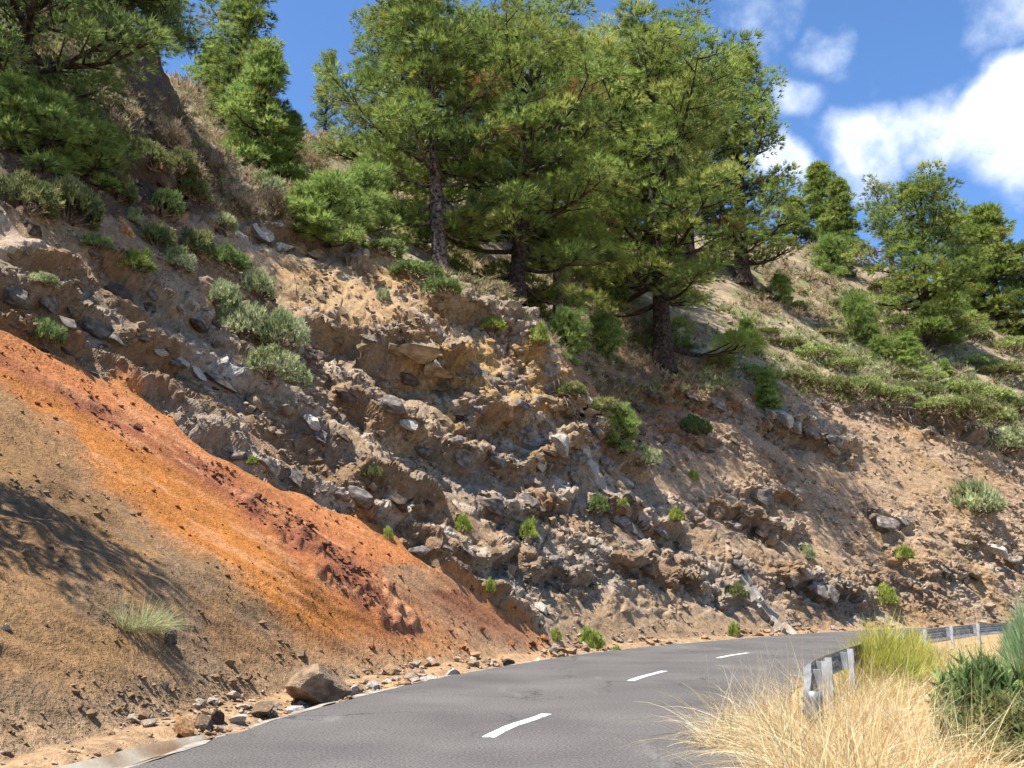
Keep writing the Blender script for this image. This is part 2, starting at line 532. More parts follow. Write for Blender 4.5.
def hill_relief(az, RI, r, z):
    """zones and large relief of the hill on a fan-shaped grid"""
    nc, nr = RI.shape
    V0 = np.zeros((nc, nr, 3))
    V0[..., 0] = np.sin(az)[:, None] * RI; V0[..., 1] = np.cos(az)[:, None] * RI
    for i in range(nc):
        V0[i, :, 2] = np.interp(RI[i], r, z[i])
    # normals of the smooth surface
    du = np.gradient(V0, axis=0); dv = np.gradient(V0, axis=1)
    n = np.cross(dv, du); n /= np.linalg.norm(n, axis=2, keepdims=True) + 1e-9
    n[n[..., 2] < 0] *= -1
    P = V0.reshape(-1, 3); n = n.reshape(-1, 3)
    row = np.linalg.norm(dv, axis=2).ravel()

    def fade(sc):
        return np.clip(sc / (3.0 * row) - .35, 0, 1)          # relief too fine for the grid is left to the material

    u, v, dep = project(P)
    D = toe_dist(P[:, 0], P[:, 1])
    Dm = sstep(D, 1.0, 2.6)
    Pf = P.astype(np.float32)
    S3 = np.stack([P @ E1 / 2.2, P @ E2, P @ E3 * 1.25], 1).astype(np.float32)

    wv = fbm(Pf, 3.0, 11, 3)
    jit = 10 * vnoise(Pf, 1.3, 5) + 5 * vnoise(Pf, 0.45, 6)
    con = CONTACT(u) + jit * .6; low = BANDLOW(u) + jit * 1.2; top = CUTTOP(u) + jit * .8
    near = dep < 62
    above = con - v
    below = near * sstep(-above, -2, 3)                    # loose slopes under the lava
    band = below * sstep(low - v + 14 * wv, -20, 20)                  # orange layer
    scree = below - band
    over = sstep(top - v, -8, 8) * (u > -400)
    over = np.maximum(over, sstep(dep, 92, 100)); over[(dep > 47) & (u < 575)] = 1; over *= (1 - below)
    cut = (1 - below) * (1 - over)
    patch = sstep(fbm(S3, 3.2, 31, 4), -.12, .22)
    rock = cut * np.clip(.16 + .84 * patch, 0, 1)
    rock = np.maximum(rock, cut * sstep(above, 75, 40) * (u < 560) * .95)
    # bare sandy pockets on the spur and on the far cut
    sand = np.zeros(len(P))
    for (cu, cv, ru, rv) in [(360, 305, 50, 18), (330, 345, 30, 12), (60, 235, 60, 22), (185, 300, 40, 16), (230, 355, 40, 12), (800, 545, 70, 14), (930, 500, 90, 34), (700, 480, 60, 16),
                             (860, 470, 60, 26), (560, 610, 60, 16), (640, 600, 40, 10), (890, 560, 60, 12), (490, 535, 24, 10), (560, 640, 60, 14), (680, 625, 80, 14), (610, 405, 40, 24), (650, 385, 50, 22)]:
        sand = np.maximum(sand, np.exp(-(((u - cu) / ru) ** 2 + ((v - cv) / rv) ** 2)))
    sand = np.clip(sand * 1.5, 0, 1) * (.6 + .4 * sstep(wv, -.3, .2))
    rock *= (1 - .85 * sand) * (1 - .35 * sstep(u, 600, 720))
    rock_up = over * sstep(fbm(Pf, 5, 77, 3), .18, .4) * .5
    shaded_spur = ((u < 215) & (v < 215) & (dep < 40)).astype(float)
    rock_up = np.maximum(rock_up, shaded_spur * sstep(fbm(S3, 3, 78, 3), -.3, .2) * .8)
    rk = np.maximum(rock, rock_up)

    # ---- relief
    disp = np.zeros(len(P))
    led = np.zeros(len(P))
    for li, (pts, A, up, dn, y0, y1) in enumerate(LEDGES):
        pa = np.array(pts, float)
        m = (u > pa[0, 0] - 12) & (u < pa[-1, 0] + 12) & (dep > y0) & (dep < y1)
        vm = np.interp(u[m], pa[:, 0], pa[:, 1])
        mm = np.abs(v[m] - vm) < 3 * max(up, dn)
        idx = np.where(m)[0][mm]
        uu, vv = u[idx], v[idx]
        q = vv - np.interp(uu, pa[:, 0], pa[:, 1]) + 9 * vnoise(Pf[idx], 1.1, 200 + li) + 3 * vnoise(Pf[idx], .45, 240 + li)
        a = A * (.85 + .45 * vnoise(Pf[idx], 2.0, 300 + li)) * sstep(uu, pa[0, 0] - 12, pa[0, 0] + 14) * (1 - sstep(uu, pa[-1, 0] - 14, pa[-1, 0] + 12))
        dsp = np.where(q < 0, sstep(q, -up, 0), 1 - 1.55 * sstep(q, 0, dn * .28) + .55 * sstep(q, dn * .5, dn * 1.5))
        disp[idx] += 0.92 * a * dsp * (1 - below[idx])
        led[idx] = np.maximum(led[idx], (np.abs(q + 2) < (up + dn) * .5) * np.clip(a / .4, 0, 1))
    rk = np.maximum(rk, led * .9 * (1 - below))
    rm = np.where(rk > 0.03)[0]
    c1 = cells(S3[rm] + .25 * np.stack([vnoise(Pf[rm], .8, 91), vnoise(Pf[rm], .8, 92), vnoise(Pf[rm], .8, 93)], 1), 1.15, 401)
    near_w = np.clip(dep[rm] / 34, .75, 1.5)
    rd = (.20 + .24 * (c1[2] - .45) + .18 * c1[3]) * sstep(c1[1] - c1[0], 0, .22) - .1
    disp[rm] += rk[rm] * rd * near_w * .95
    cellv = np.zeros(len(P)); cellv[rm] = c1[2]
    SL = np.stack([P @ E1 / 6.0, P @ E2 / 6.0, P @ E3], 1).astype(np.float32)
    stt = fbm(SL, 1.0, 55, 3, .6)
    terr = (sstep(stt, -.04, .06) + .7 * sstep(stt, .22, .30) + .7 * sstep(stt, -.32, -.24)) / 2.4 - .5
    disp += cut * (.45 + .55 * rock) * .5 * terr * (1 - .7 * sand)
    disp += cut * (.28 * fbm(Pf, 2.6, 51, 4, .55) + .16 * fbm(S3, .5, 53, 3) * fade(.3))
    disp += cut * .07 * fbm(Pf, .16, 54, 2) * fade(.16)
    disp += over * (.5 * fbm(Pf, 6, 52, 4)) + shaded_spur * .5 * fbm(Pf, 1.6, 161, 4) + over * .12 * fbm(Pf, .5, 56, 3) * fade(.4)
    # loose slopes: gullies running down, crusted streaks, pebbles
    acr = np.stack([P @ E1 * .0 + (P[:, 1] * .25), P[:, 0] * .25, P @ E3 * 1.8], 1).astype(np.float32)
    tb = np.clip((v - con) / np.maximum(low - con, 8), 0, 1)
    sc_v = np.interp(u, [0, 100, 200, 270, 330, 385, 415], [356, 406, 466, 520, 564, 604, 624])
    sc_h = np.interp(u, [0, 60, 150, 220, 300, 380, 408, 418], [4, 5, 7, 9, 18, 24, 15, 2])
    streak = sstep(1.35 - np.abs(v - sc_v + 6 * wv + jit * .6) / sc_h, 0, .6) * band * (u < 419) * (.45 + .55 * sstep(u, 170, 270))
    lump = np.clip(fbm(Pf, .38, 61, 3), 0, 1)
    disp += streak * (.36 * lump + .05) * fade(.3) + below * (.09 * fbm(acr, .5, 62, 3) + .05 * fbm(acr, .16, 70, 2)) + below * .025 * fbm(Pf, .12, 63, 2) * fade(.12)
    disp += scree * (.12 * fbm(Pf, 2.2, 64, 2)) + scree * sstep(fbm(Pf, 1.4, 66, 3), .1, .3) * .10 * np.clip(fbm(Pf, .2, 65, 2), 0, 1) * fade(.2)
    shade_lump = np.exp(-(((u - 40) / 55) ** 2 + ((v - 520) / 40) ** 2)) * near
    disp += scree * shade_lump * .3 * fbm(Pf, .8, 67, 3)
    disp *= Dm
    disp += (1 - Dm) * (.07 * fbm(Pf, .55, 68, 2)) * sstep(D, .1, .5)
    dg = disp.reshape(nc, nr)
    for _ in range(1):
        dg[1:-1] = .25 * dg[:-2] + .5 * dg[1:-1] + .25 * dg[2:]
        dg[:, 1:-1] = .25 * dg[:, :-2] + .5 * dg[:, 1:-1] + .25 * dg[:, 2:]
    disp = dg.ravel()
    PD = P + n * disp[:, None]

    return dict(P=P, Pf=Pf, u=u, v=v, dep=dep, D=D, Dm=Dm, rk=rk, rock=rock, rock_up=rock_up, shaded_spur=shaded_spur, cut=cut, over=over, below=below, band=band, scree=scree, sand=sand, streak=streak,
                lump=lump, tb=tb, sc_v=sc_v, sc_h=sc_h, above=above, acr=acr, shade_lump=shade_lump, cellv=cellv, S3=S3, wv=wv, PD=PD, n=n)


def build_hill():
    az = np.radians(np.concatenate([np.linspace(-86, -36, 70, endpoint=False), np.linspace(-36, -30.6, 40, endpoint=False),
                                    np.degrees(np.arctan(np.linspace(-.592, .592, 1010))), np.linspace(31, 36, 40), np.linspace(36.5, 50, 30)]))
    nc, nf, nr = len(az), 760, 630
    r = np.geomspace(3.0, 330, nf)
    X = np.sin(az)[:, None] * r[None]; Y = np.cos(az)[:, None] * r[None]
    z, D = land(X, Y)
    z = z.reshape(nc, nf); D = D.reshape(nc, nf)
    V0 = np.zeros((nc, nr, 3)); RI = np.zeros((nc, nr))
    for i in range(nc):
        j0 = max(1, int(np.argmax(D[i] > 0.10)))
        ft = (0.10 - D[i, j0 - 1]) / (D[i, j0] - D[i, j0 - 1] + 1e-9)
        rr = np.concatenate([[r[j0 - 1] + ft * (r[j0] - r[j0 - 1])], r[j0:]])
        zz = np.concatenate([[z[i, j0 - 1] + ft * (z[i, j0] - z[i, j0 - 1])], z[i, j0:]])
        dist = np.hypot(rr, zz - HCAM)
        th = np.arctan2(zz - HCAM, rr)
        ds = np.hypot(np.diff(rr), np.diff(zz)) / dist[1:]
        w = np.sqrt(np.diff(th) ** 2 + (0.38 * ds) ** 2)
        w = w * (1 - .75 * sstep(rr[1:], 125, 160))
        s = np.concatenate([[0], np.cumsum(w)])
        q = np.linspace(0, s[-1], nr)
        RI[i] = np.interp(q, s, rr)
    for _ in range(30):                                    # neighbouring columns share their rows
        RI[1:-1] = .25 * RI[:-2] + .5 * RI[1:-1] + .25 * RI[2:]
    # a coarse pass finds the ledges, then rows are moved to where faces are steep
    g = hill_relief(az[::2], RI[::2, ::2], r, z[::2])
    Q = g['PD'].reshape(RI[::2, ::2].shape + (3,)) - np.array([0, 0, HCAM])
    dq = np.linalg.norm(Q, axis=2)
    A = Q / dq[..., None]
    ang = np.linalg.norm(np.diff(A, axis=1), axis=2)
    leng = np.linalg.norm(np.diff(Q, axis=1), axis=2) / dq[:, 1:]
    wq = np.sqrt(ang ** 2 + (.40 * leng) ** 2) * (1 - .75 * sstep(dq[:, 1:], 130, 170))
    wq = np.minimum(wq, 9 * np.median(wq, axis=1, keepdims=True))
    for _ in range(6):
        wq[1:-1] = .25 * wq[:-2] + .5 * wq[1:-1] + .25 * wq[2:]
        wq[:, 1:-1] = .25 * wq[:, :-2] + .5 * wq[:, 1:-1] + .25 * wq[:, 2:]
    RC = RI[::2, ::2]; RN2 = np.zeros((RC.shape[0], nr))
    for i in range(len(RC)):
        sq = np.concatenate([[0], np.cumsum(wq[i])])
        RN2[i] = np.interp(np.linspace(0, sq[-1], nr), sq, RC[i])
    ai = az[::2]
    RI = np.stack([np.interp(az, ai, RN2[:, k]) for k in range(nr)], 1)
    for _ in range(6):
        RI[1:-1] = .25 * RI[:-2] + .5 * RI[1:-1] + .25 * RI[2:]
    g = hill_relief(az, RI, r, z)
    P, Pf, u, v, dep, D, Dm, rk, rock_up, shaded_spur = (g[k] for k in ('P', 'Pf', 'u', 'v', 'dep', 'D', 'Dm', 'rk', 'rock_up', 'shaded_spur'))
    cut, over, below, band, scree, sand, streak, lump = (g[k] for k in ('cut', 'over', 'below', 'band', 'scree', 'sand', 'streak', 'lump'))
    tb, sc_v, sc_h, above, acr, shade_lump, cellv, S3, wv, PD, n = (g[k] for k in ('tb', 'sc_v', 'sc_h', 'above', 'acr', 'shade_lump', 'cellv', 'S3', 'wv', 'PD', 'n'))
    # crust: knobs and clinker standing off the displaced faces themselves
    G3 = PD.reshape(nc, nr, 3)
    du = np.gradient(G3, axis=0); dv = np.gradient(G3, axis=1)
    n2 = np.cross(dv, du); n2 /= np.linalg.norm(n2, axis=2, keepdims=True) + 1e-9
    n2 = n2.reshape(-1, 3); n2[(n2 * n).sum(1) < 0] *= -1
    row = np.linalg.norm(dv, axis=2).ravel()
    rm = np.where((rk > .03) | (cut > .3))[0]
    nw = np.clip(dep[rm] / 34, .7, 1.5)
    Qs = (np.stack([PD[rm] @ E1 / 1.35, PD[rm] @ E2, PD[rm] @ E3], 1) / nw[:, None]).astype(np.float32)
    Qs = Qs + .10 * np.stack([vnoise(Qs, .35, 94), vnoise(Qs, .35, 95), vnoise(Qs, .35, 96)], 1)
    rw = row[rm] / nw

    def bump(c, sc, k):
        return ((.5 + .9 * (c[2] - .45) + .8 * c[3]) * sstep(c[1] - c[0], 0, .28) - .25) * np.clip(sc / (2.6 * rw) - .3, 0, 1) * k

    c2 = cells(Qs, .46, 431); c3 = cells(Qs, .20, 461)
    mod = .55 + .45 * sstep(vnoise(Qs, 1.3, 97), -.3, .4)
    cr = bump(c2, .46, .24) * mod + bump(c3, .20, .12) + .05 * fbm(Qs, .12, 98, 2) * np.clip(.12 / (2.2 * rw) - .2, 0, 1)
    amt = np.clip(.30 * cut[rm] * (1 - .6 * sand[rm]) + .85 * rk[rm], 0, 1)
    PD[rm] += n2[rm] * (cr * nw * amt * Dm[rm])[:, None]
    cellw = np.zeros(len(P)); cellw[rm] = .6 * c2[2] + .4 * c3[2]

    # ---- colours
    C = np.zeros((len(P), 3), np.float32)

    def put(mask, col, var=.0, seed=0, sc=1.0):
        nonlocal C
        c = np.broadcast_to(np.asarray(col, np.float32), C.shape)
        if var:
            c = c * (1 + var * fbm(Pf, sc, seed, 3))[:, None]
        m = np.clip(mask, 0, 1)[:, None].astype(np.float32)
        C = C * (1 - m) + c * m

    w1, w2, w3 = fbm(Pf, 1.6, 101, 4), fbm(Pf, .5, 102, 4), fbm(Pf, 5, 103, 3)
    put(np.ones(len(P)), lk(170, 146, 118), .25, 110, .8)
    right = sstep(u, 560, 700)
    put(right * cut, lk(184, 156, 128), .2, 111, .7)
    put(cut * sstep(w1, .05, .3), lk(164, 132, 100), .2, 112, .4)
    put(cut * sstep(w3, .1, .35) * .7, lk(184, 150, 110), .2, 113, .6)
    put(cut * right * sstep(u, 830, 900) * sstep(fbm(Pf, 3, 121, 3), 0, .2) * .8, lk(188, 152, 106), .2, 114, .6)
    spur = np.exp(-(((u - 400) / 130) ** 2 + ((v - 290) / 60) ** 2)) * (dep < 47)
    put(cut * spur * 1.2, lk(206, 172, 122), .22, 115, .6)
    put(cut * spur * sstep(w2, .05, .3) , lk(190, 140, 82), .2, 116, .6)
    # rock tones: greys, browns, pale faces picked per block
    grey = lk(168, 152, 134)[None] * (.62 + .75 * cellv[:, None]) * (.85 + .3 * cellw[:, None])
    brown = lk(150, 122, 94)[None] * (.7 + .6 * cellw[:, None])
    pale = lk(202, 192, 178)[None] * (.85 + .25 * cellw[:, None])
    ochre = lk(200, 162, 104)[None] * (.8 + .35 * cellw[:, None])
    rm_ = np.clip(rk * 1.15, 0, 1)
    selb = sstep(fbm(S3, 2.4, 141, 3), -.05, .2)[:, None]
    rc = grey * (1 - selb) + brown * selb
    selp = (sstep(cellv, .72, .8) * sstep(fbm(S3, 3, 142, 2), -.1, .15))[:, None] * .8
    rc = rc * (1 - selp) + pale * selp
    sely = np.clip(np.exp(-(((u - 500) / 90) ** 2 + ((v - 385) / 55) ** 2)) * 1.4, 0, 1)[:, None] * sstep(fbm(Pf, 1.2, 143, 3), -.1, .2)[:, None]
    rc = rc * (1 - sely) + ochre * sely
    C = C * (1 - rm_[:, None] * .85) + rc * rm_[:, None] * .85
    white = sstep(fbm(S3, 1.1, 144, 3), .12, .3) * np.clip(np.exp(-(((u - 575) / 75) ** 2 + ((v - 450) / 38) ** 2)) + .8 * np.exp(-(((u - 220) / 60) ** 2 + ((v - 378) / 16) ** 2)), 0, 1)
    put(white * cut, lk(206, 202, 198), .12, 145, .4)
    put(sand * cut * .8, lk(188, 156, 120), .15, 146, .5)
    # upper slope: dry litter and grey soil, needle litter under the pines
    put(over, lk(150, 130, 106), .3, 117, .6)
    put(over * sstep(w1, 0, .25), lk(138, 134, 92), .25, 118, .4)
    put(over * sstep(fbm(Pf, 2.5, 119, 3), .08, .3), lk(176, 156, 124), .25, 120, .4)
    lit = np.exp(-(((u - 640) / 75) ** 2 + ((v - 385) / 42) ** 2)) * ((dep > 44) & (dep < 66))
    put(np.clip(lit * 1.5, 0, 1), lk(170, 126, 94), .25, 122, .5)
    put(rock_up, (grey * .8), 0)
    put(shaded_spur * .85, lk(92, 76, 62), .35, 160, .6)  # shade on the spur's rock face, put into its colour as dark brown
    # orange burnt layer
    put(band, lk(200, 128, 76), .14, 123, 1.0)
    put(band * sstep(v - sc_v, 4, 16), lk(192, 122, 58), .16, 124, .8)
    put(band * sstep(tb, .82, 1.0) * .7, lk(176, 126, 82), .16, 124, .8)
    st2 = np.exp(-(np.abs(v - sc_v - 4 + 5 * wv) / (sc_h * 1.3 + 6)) ** 2) * band * sstep(u, 440, 415)
    put(st2 * (.6 + .4 * sstep(w2, -.2, .2)), lk(150, 90, 62), .22, 125, .5)
    put(streak * sstep(lump, .12, .4) * .7, lk(112, 72, 56), .3, 126, .3)
    put(band * sstep(fbm(acr, .35, 127, 3), .1, .4) * .5, lk(216, 156, 110), 0)
    put(band * sstep(-above, 14, 0) * .8, lk(184, 126, 72), .2, 128, .4)
    tan = np.exp(-(((u - 450 - (v - 610) * 1.2) / 34) ** 2)) * ((v > 565) & (u > 380)) * band
    put(tan * .8, lk(176, 140, 104), .2, 129, .4)
    red = np.exp(-(((u - 482 - (v - 618) * 1.5) / 26) ** 2)) * ((v > 590) & (v < 655)) * band
    put(red * .85, lk(150, 94, 66), .2, 130, .4)
    # brown scree
    put(scree, lk(152, 116, 78), .2, 131, .7)
    put(scree * sstep(fbm(Pf, 2.4, 132, 3), .02, .3) * .8, lk(156, 120, 76), .15, 133, .5)
    put(scree * sstep(fbm(Pf, 1.3, 134, 3), .08, .3) * .7, lk(136, 112, 86), .25, 135, .2)
    put(scree * np.clip(1.3 * np.exp(-(((u - 420) / 110) ** 2 + ((v - 645) / 24) ** 2)), 0, 1) * .9, lk(196, 132, 78), .15, 136, .4)
    put(scree * shade_lump * .7, lk(112, 86, 62), .3, 137, .3)  # tree shade on the left scree, painted in as darker brown
    put(sstep(D, 2.2, 1.0) * .8, lk(184, 152, 116), .3, 138, .25)
    put((D < .5) * .6, lk(160, 136, 112), .3, 139, .2)
    C *= 1 - (cut[:, None] * (1 - .5 * sand[:, None])) * np.array([[.08, .10, .13]], np.float32)
    C *= (1 + .22 * fbm(Pf, .10, 150, 2))[:, None]
    C = np.clip(C, .01, .85)

    # ---- faces
    idx = np.arange(nc * nr).reshape(nc, nr)
    F = np.stack([idx[:-1, :-1], idx[1:, :-1], idx[1:, 1:], idx[:-1, 1:]], -1).reshape(-1, 4)
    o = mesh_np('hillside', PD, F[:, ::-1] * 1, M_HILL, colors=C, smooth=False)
    tag(o, kind='structure')
    zones = dict(band=band, scree=scree, streak=streak, rock=rk, cut=cut, over=over, sand=sand, D=D)
    return o, PD, n, zones


HILL, HV, HN, ZONE = build_hill()
_pu, _pv, _pd = project(HV)
CELL = 3
_ok = (_pu > -300) & (_pu < 1320) & (_pv > -300) & (_pv < 768) & (HV[:, 1] > 1)
_gi = ((_pu + 300) // CELL).astype(int); _gj = ((_pv + 300) // CELL).astype(int)
GW, GH = 1620 // CELL + 1, 1068 // CELL + 1
_key = np.where(_ok, _gj * GW + _gi, -1)
_ord = np.lexsort((_pd, _key))
_ks = _key[_ord]
_first = np.concatenate([[True], _ks[1:] != _ks[:-1]])
ZB = np.full(GW * GH, -1, np.int64)
ZB[_ks[_first & (_ks >= 0)]] = _ord[_first & (_ks >= 0)]


def hit(u, v):
    """index of the hillside vertex seen at a picture position"""
    i0, j0 = int((u + 300) // CELL), int((v + 300) // CELL)
    for r in range(1, 9):
        best = None
        for dj in range(-r, r + 1):
            for di in range(-r, r + 1):
                i, j = i0 + di, j0 + dj
                if 0 <= i < GW and 0 <= j < GH:
                    k = ZB[j * GW + i]
                    if k >= 0 and (best is None or _pd[k] < _pd[best]):
                        best = k
        if best is not None:
            return best
    return None


def spot(u, v, Y=None):
    """ground point on the hill at a picture position, or at a given distance along that column"""
    if Y is None:
        k = hit(u, v)
        return HV[k].copy(), HN[k].copy(), _pd[k] / FPX
    p = at_y(u, v, Y)
    z, _ = land(p[:1], p[1:2])
    d2 = (HV[:, 0] - p[0]) ** 2 + (HV[:, 1] - p[1]) ** 2
    k = d2.argmin()
    return np.array([p[0], p[1], min(HV[k, 2], float(z[0]) + .3)]), HN[k].copy(), Y / FPX * 1.02


# ---------------------------------------------------------------- ground sheet, road, markings, gutter
RE = smooth_poly(LEFT, 420)                      # fine left edge of the asphalt
RT = np.gradient(RE, axis=0); RT /= np.linalg.norm(RT, axis=1, keepdims=True)
RN = np.stack([RT[:, 1], -RT[:, 0]], 1)          # towards the right-hand side of the road
RS = np.concatenate([[0], np.cumsum(np.linalg.norm(np.diff(RE, axis=0), axis=1))])
RWID = np.interp(RE[:, 1], [-60, 8, 14, 24, 34, 60], [6.2, 6.2, 6.6, 7.3, 7.4, 7.2])


def build_ground():
    a = np.concatenate([-np.geomspace(2500, 32, 26), np.linspace(-30, 70, 80), np.geomspace(72, 2500, 26)])
    b = np.concatenate([-np.geomspace(2500, 32, 22), np.linspace(-30, 80, 90), np.geomspace(82, 2500, 26)])
    X, Y = np.meshgrid(a, b, indexing='ij')
    D = toe_dist(X.ravel().astype(np.float32), Y.ravel().astype(np.float32))
    P = np.stack([X.ravel(), Y.ravel(), np.zeros(X.size)], 1)
    P[:, 2] = -0.16
    wid = np.interp(P[:, 1], [-60, 8, 14, 24, 34, 60], [6.2, 6.2, 6.6, 7.3, 7.4, 7.2])
    e = -D - wid                                   # metres beyond the right edge
    rise = sstep(e, -.05, .5)
    Pf = P.astype(np.float32)
    P[:, 2] -= 9 * sstep(e, 6, 60)
    P[:, 2] += np.where(D > 2, -1.5, 0)
    C = np.broadcast_to(lk(180, 152, 112), P.shape) * (1 + .3 * fbm(Pf, .8, 802, 4))[:, None]
    i = np.arange(X.size).reshape(X.shape)
    F = np.stack([i[:-1, :-1], i[1:, :-1], i[1:, 1:], i[:-1, 1:]], -1).reshape(-1, 4)
    o = mesh_np('ground', P, F, M_GROUND, colors=C, smooth=True)
    tag(o, kind='structure')
    return o


GROUND = build_ground()


def asphalt():
    m, nt, b = material('weathered_asphalt', 0.85)
    N, Lk = nt.nodes.new, nt.links.new
    geo = N('ShaderNodeNewGeometry')
    big = N('ShaderNodeTexNoise'); big.inputs['Scale'].default_value = .45; big.inputs['Detail'].default_value = 6
    Lk(geo.outputs['Position'], big.inputs['Vector'])
    r1 = N('ShaderNodeValToRGB')
    r1.color_ramp.elements[0].position = .3; r1.color_ramp.elements[0].color = (.080, .073, .068, 1)
    r1.color_ramp.elements[1].position = .72; r1.color_ramp.elements[1].color = (.126, .115, .106, 1)
    Lk(big.outputs['Fac'], r1.inputs[0])
    fine = N('ShaderNodeTexNoise'); fine.inputs['Scale'].default_value = 36; fine.inputs['Detail'].default_value = 3
    Lk(geo.outputs['Position'], fine.inputs['Vector'])
    mr = N('ShaderNodeMapRange'); mr.inputs['From Min'].default_value = .25; mr.inputs['From Max'].default_value = .75
    mr.inputs['To Min'].default_value = .35; mr.inputs['To Max'].default_value = 1.65
    Lk(fine.outputs['Fac'], mr.inputs['Value'])
    mu = N('ShaderNodeVectorMath'); mu.operation = 'SCALE'
    Lk(r1.outputs[0], mu.inputs[0]); Lk(mr.outputs[0], mu.inputs['Scale'])
    # cracks: bent cell borders, only in places
    wn = N('ShaderNodeTexNoise'); wn.inputs['Scale'].default_value = 1.4; wn.inputs['Detail'].default_value = 5
    Lk(geo.outputs['Position'], wn.inputs['Vector'])
    va = N('ShaderNodeVectorMath'); va.operation = 'MULTIPLY_ADD'
    va.inputs[1].default_value = (1.1, 1.1, 0)
    Lk(wn.outputs['Color'], va.inputs[0]); Lk(geo.outputs['Position'], va.inputs[2])
    vo = N('ShaderNodeTexVoronoi'); vo.feature = 'DISTANCE_TO_EDGE'; vo.inputs['Scale'].default_value = .42
    Lk(va.outputs[0], vo.inputs['Vector'])
    cr = N('ShaderNodeMapRange'); cr.inputs['From Min'].default_value = .004; cr.inputs['From Max'].default_value = .014
    cr.inputs['To Min'].default_value = 1; cr.inputs['To Max'].default_value = 0
    Lk(vo.outputs['Distance'], cr.inputs['Value'])
    pm = N('ShaderNodeTexNoise'); pm.inputs['Scale'].default_value = .3
    Lk(geo.outputs['Position'], pm.inputs['Vector'])
    pr = N('ShaderNodeMapRange'); pr.inputs['From Min'].default_value = .47; pr.inputs['From Max'].default_value = .58
    pr.inputs['To Max'].default_value = .75
    Lk(pm.outputs['Fac'], pr.inputs['Value'])
    mm = N('ShaderNodeMath'); mm.operation = 'MULTIPLY'
    Lk(cr.outputs[0], mm.inputs[0]); Lk(pr.outputs[0], mm.inputs[1])
    mix = N('ShaderNodeMix'); mix.data_type = 'RGBA'
    Lk(mm.outputs[0], mix.inputs['Factor']); Lk(mu.outputs[0], mix.inputs['A']); mix.inputs['B'].default_value = (.035, .032, .03, 1)
    # pale dusty scuffs
    sc = N('ShaderNodeTexNoise'); sc.inputs['Scale'].default_value = .8; sc.inputs['Detail'].default_value = 7
    mp = N('ShaderNodeMapping'); mp.inputs['Scale'].default_value = (1.6, .35, 1); mp.inputs['Rotation'].default_value = (0, 0, .35); mp.inputs['Location'].default_value = (3.1, 1.7, 0)
    Lk(geo.outputs['Position'], mp.inputs['Vector']); Lk(mp.outputs[0], sc.inputs['Vector'])
    sr = N('ShaderNodeMapRange'); sr.inputs['From Min'].default_value = .62; sr.inputs['From Max'].default_value = .80
    sr.inputs['To Max'].default_value = .4
    Lk(sc.outputs['Fac'], sr.inputs['Value'])
    mix2 = N('ShaderNodeMix'); mix2.data_type = 'RGBA'
    Lk(sr.outputs[0], mix2.inputs['Factor']); Lk(mix.outputs['Result'], mix2.inputs['A']); mix2.inputs['B'].default_value = (.30, .28, .26, 1)
    Lk(mix2.outputs['Result'], b.inputs['Base Color'])
    bp = N('ShaderNodeBump'); bp.inputs['Strength'].default_value = .25; bp.inputs['Distance'].default_value = .01
    Lk(fine.outputs['Fac'], bp.inputs['Height']); Lk(bp.outputs[0], b.inputs['Normal'])
    return m


M_ASPH = asphalt()


def ribbon(name, o0, o1, i0, i1, z, mat, parent=None, nx=8, rag=0.0, crown=0.0, seed=1):
    """strip that follows the road between two offsets from its left edge"""
    V, F = [], []
    k = nx + 1
    rg = np.random.default_rng(seed)
    for q, i in enumerate(range(i0, i1)):
        for j in range(k):
            t = j / nx
            a = (o0[i] if hasattr(o0, '__len__') else o0); b = (o1[i] if hasattr(o1, '__len__') else o1)
            off = a + (b - a) * t
            if rag and j in (0, nx):
                off += rg.uniform(-rag, rag)
            p = RE[i] + RN[i] * off
            V.append((p[0], p[1], z + crown * (1 - (2 * off / RWID[i] - 1) ** 2)))
            if q and j:
                c = q * k + j
                F.append((c - 1 - k, c - 1, c, c - k))
    o = mesh_np(name, V, np.array(F)[:, ::-1], mat, parent, smooth=True)
    return o


ROAD = ribbon('road', 0.0, RWID, 0, len(RE), 0.0, M_ASPH, nx=14, rag=0.05)
tag(ROAD, kind='structure')



def build_verge():
    i0, i1, nx = int(np.abs(RE[:, 1] + 20).argmin()), int(np.abs(RE[:, 1] - 66).argmin()), 40
    t = (np.linspace(0, 1, nx) ** 1.6) * 9.0 - .4
    idx = np.arange(i0, i1)
    off = RWID[idx][:, None] + t[None] + .0
    P = np.zeros((len(idx), nx, 3))
    P[..., 0] = RE[idx, 0][:, None] + RN[idx, 0][:, None] * off
    P[..., 1] = RE[idx, 1][:, None] + RN[idx, 1][:, None] * off
    Pv = P.reshape(-1, 3)
    rel = np.broadcast_to(t[None], off.shape).ravel()
    Pv[:, 2] = -.03 + .06 * sstep(rel, 0, .4) + (.09 * fbm(Pv.astype(np.float32), 1.2, 803, 3) + .05) * sstep(rel, .1, 1) - .5 * sstep(rel, 6, 8.6)
    C = np.broadcast_to(lk(186, 156, 114), Pv.shape) * (1 + .3 * fbm(Pv.astype(np.float32), .6, 804, 4))[:, None]
    i = np.arange(len(Pv)).reshape(len(idx), nx)
    F = np.stack([i[:-1, :-1], i[:-1, 1:], i[1:, 1:], i[1:, :-1]], -1).reshape(-1, 4)
    tag(mesh_np('verge', Pv, F, M_GROUND, colors=C, smooth=True), kind='structure')


build_verge()

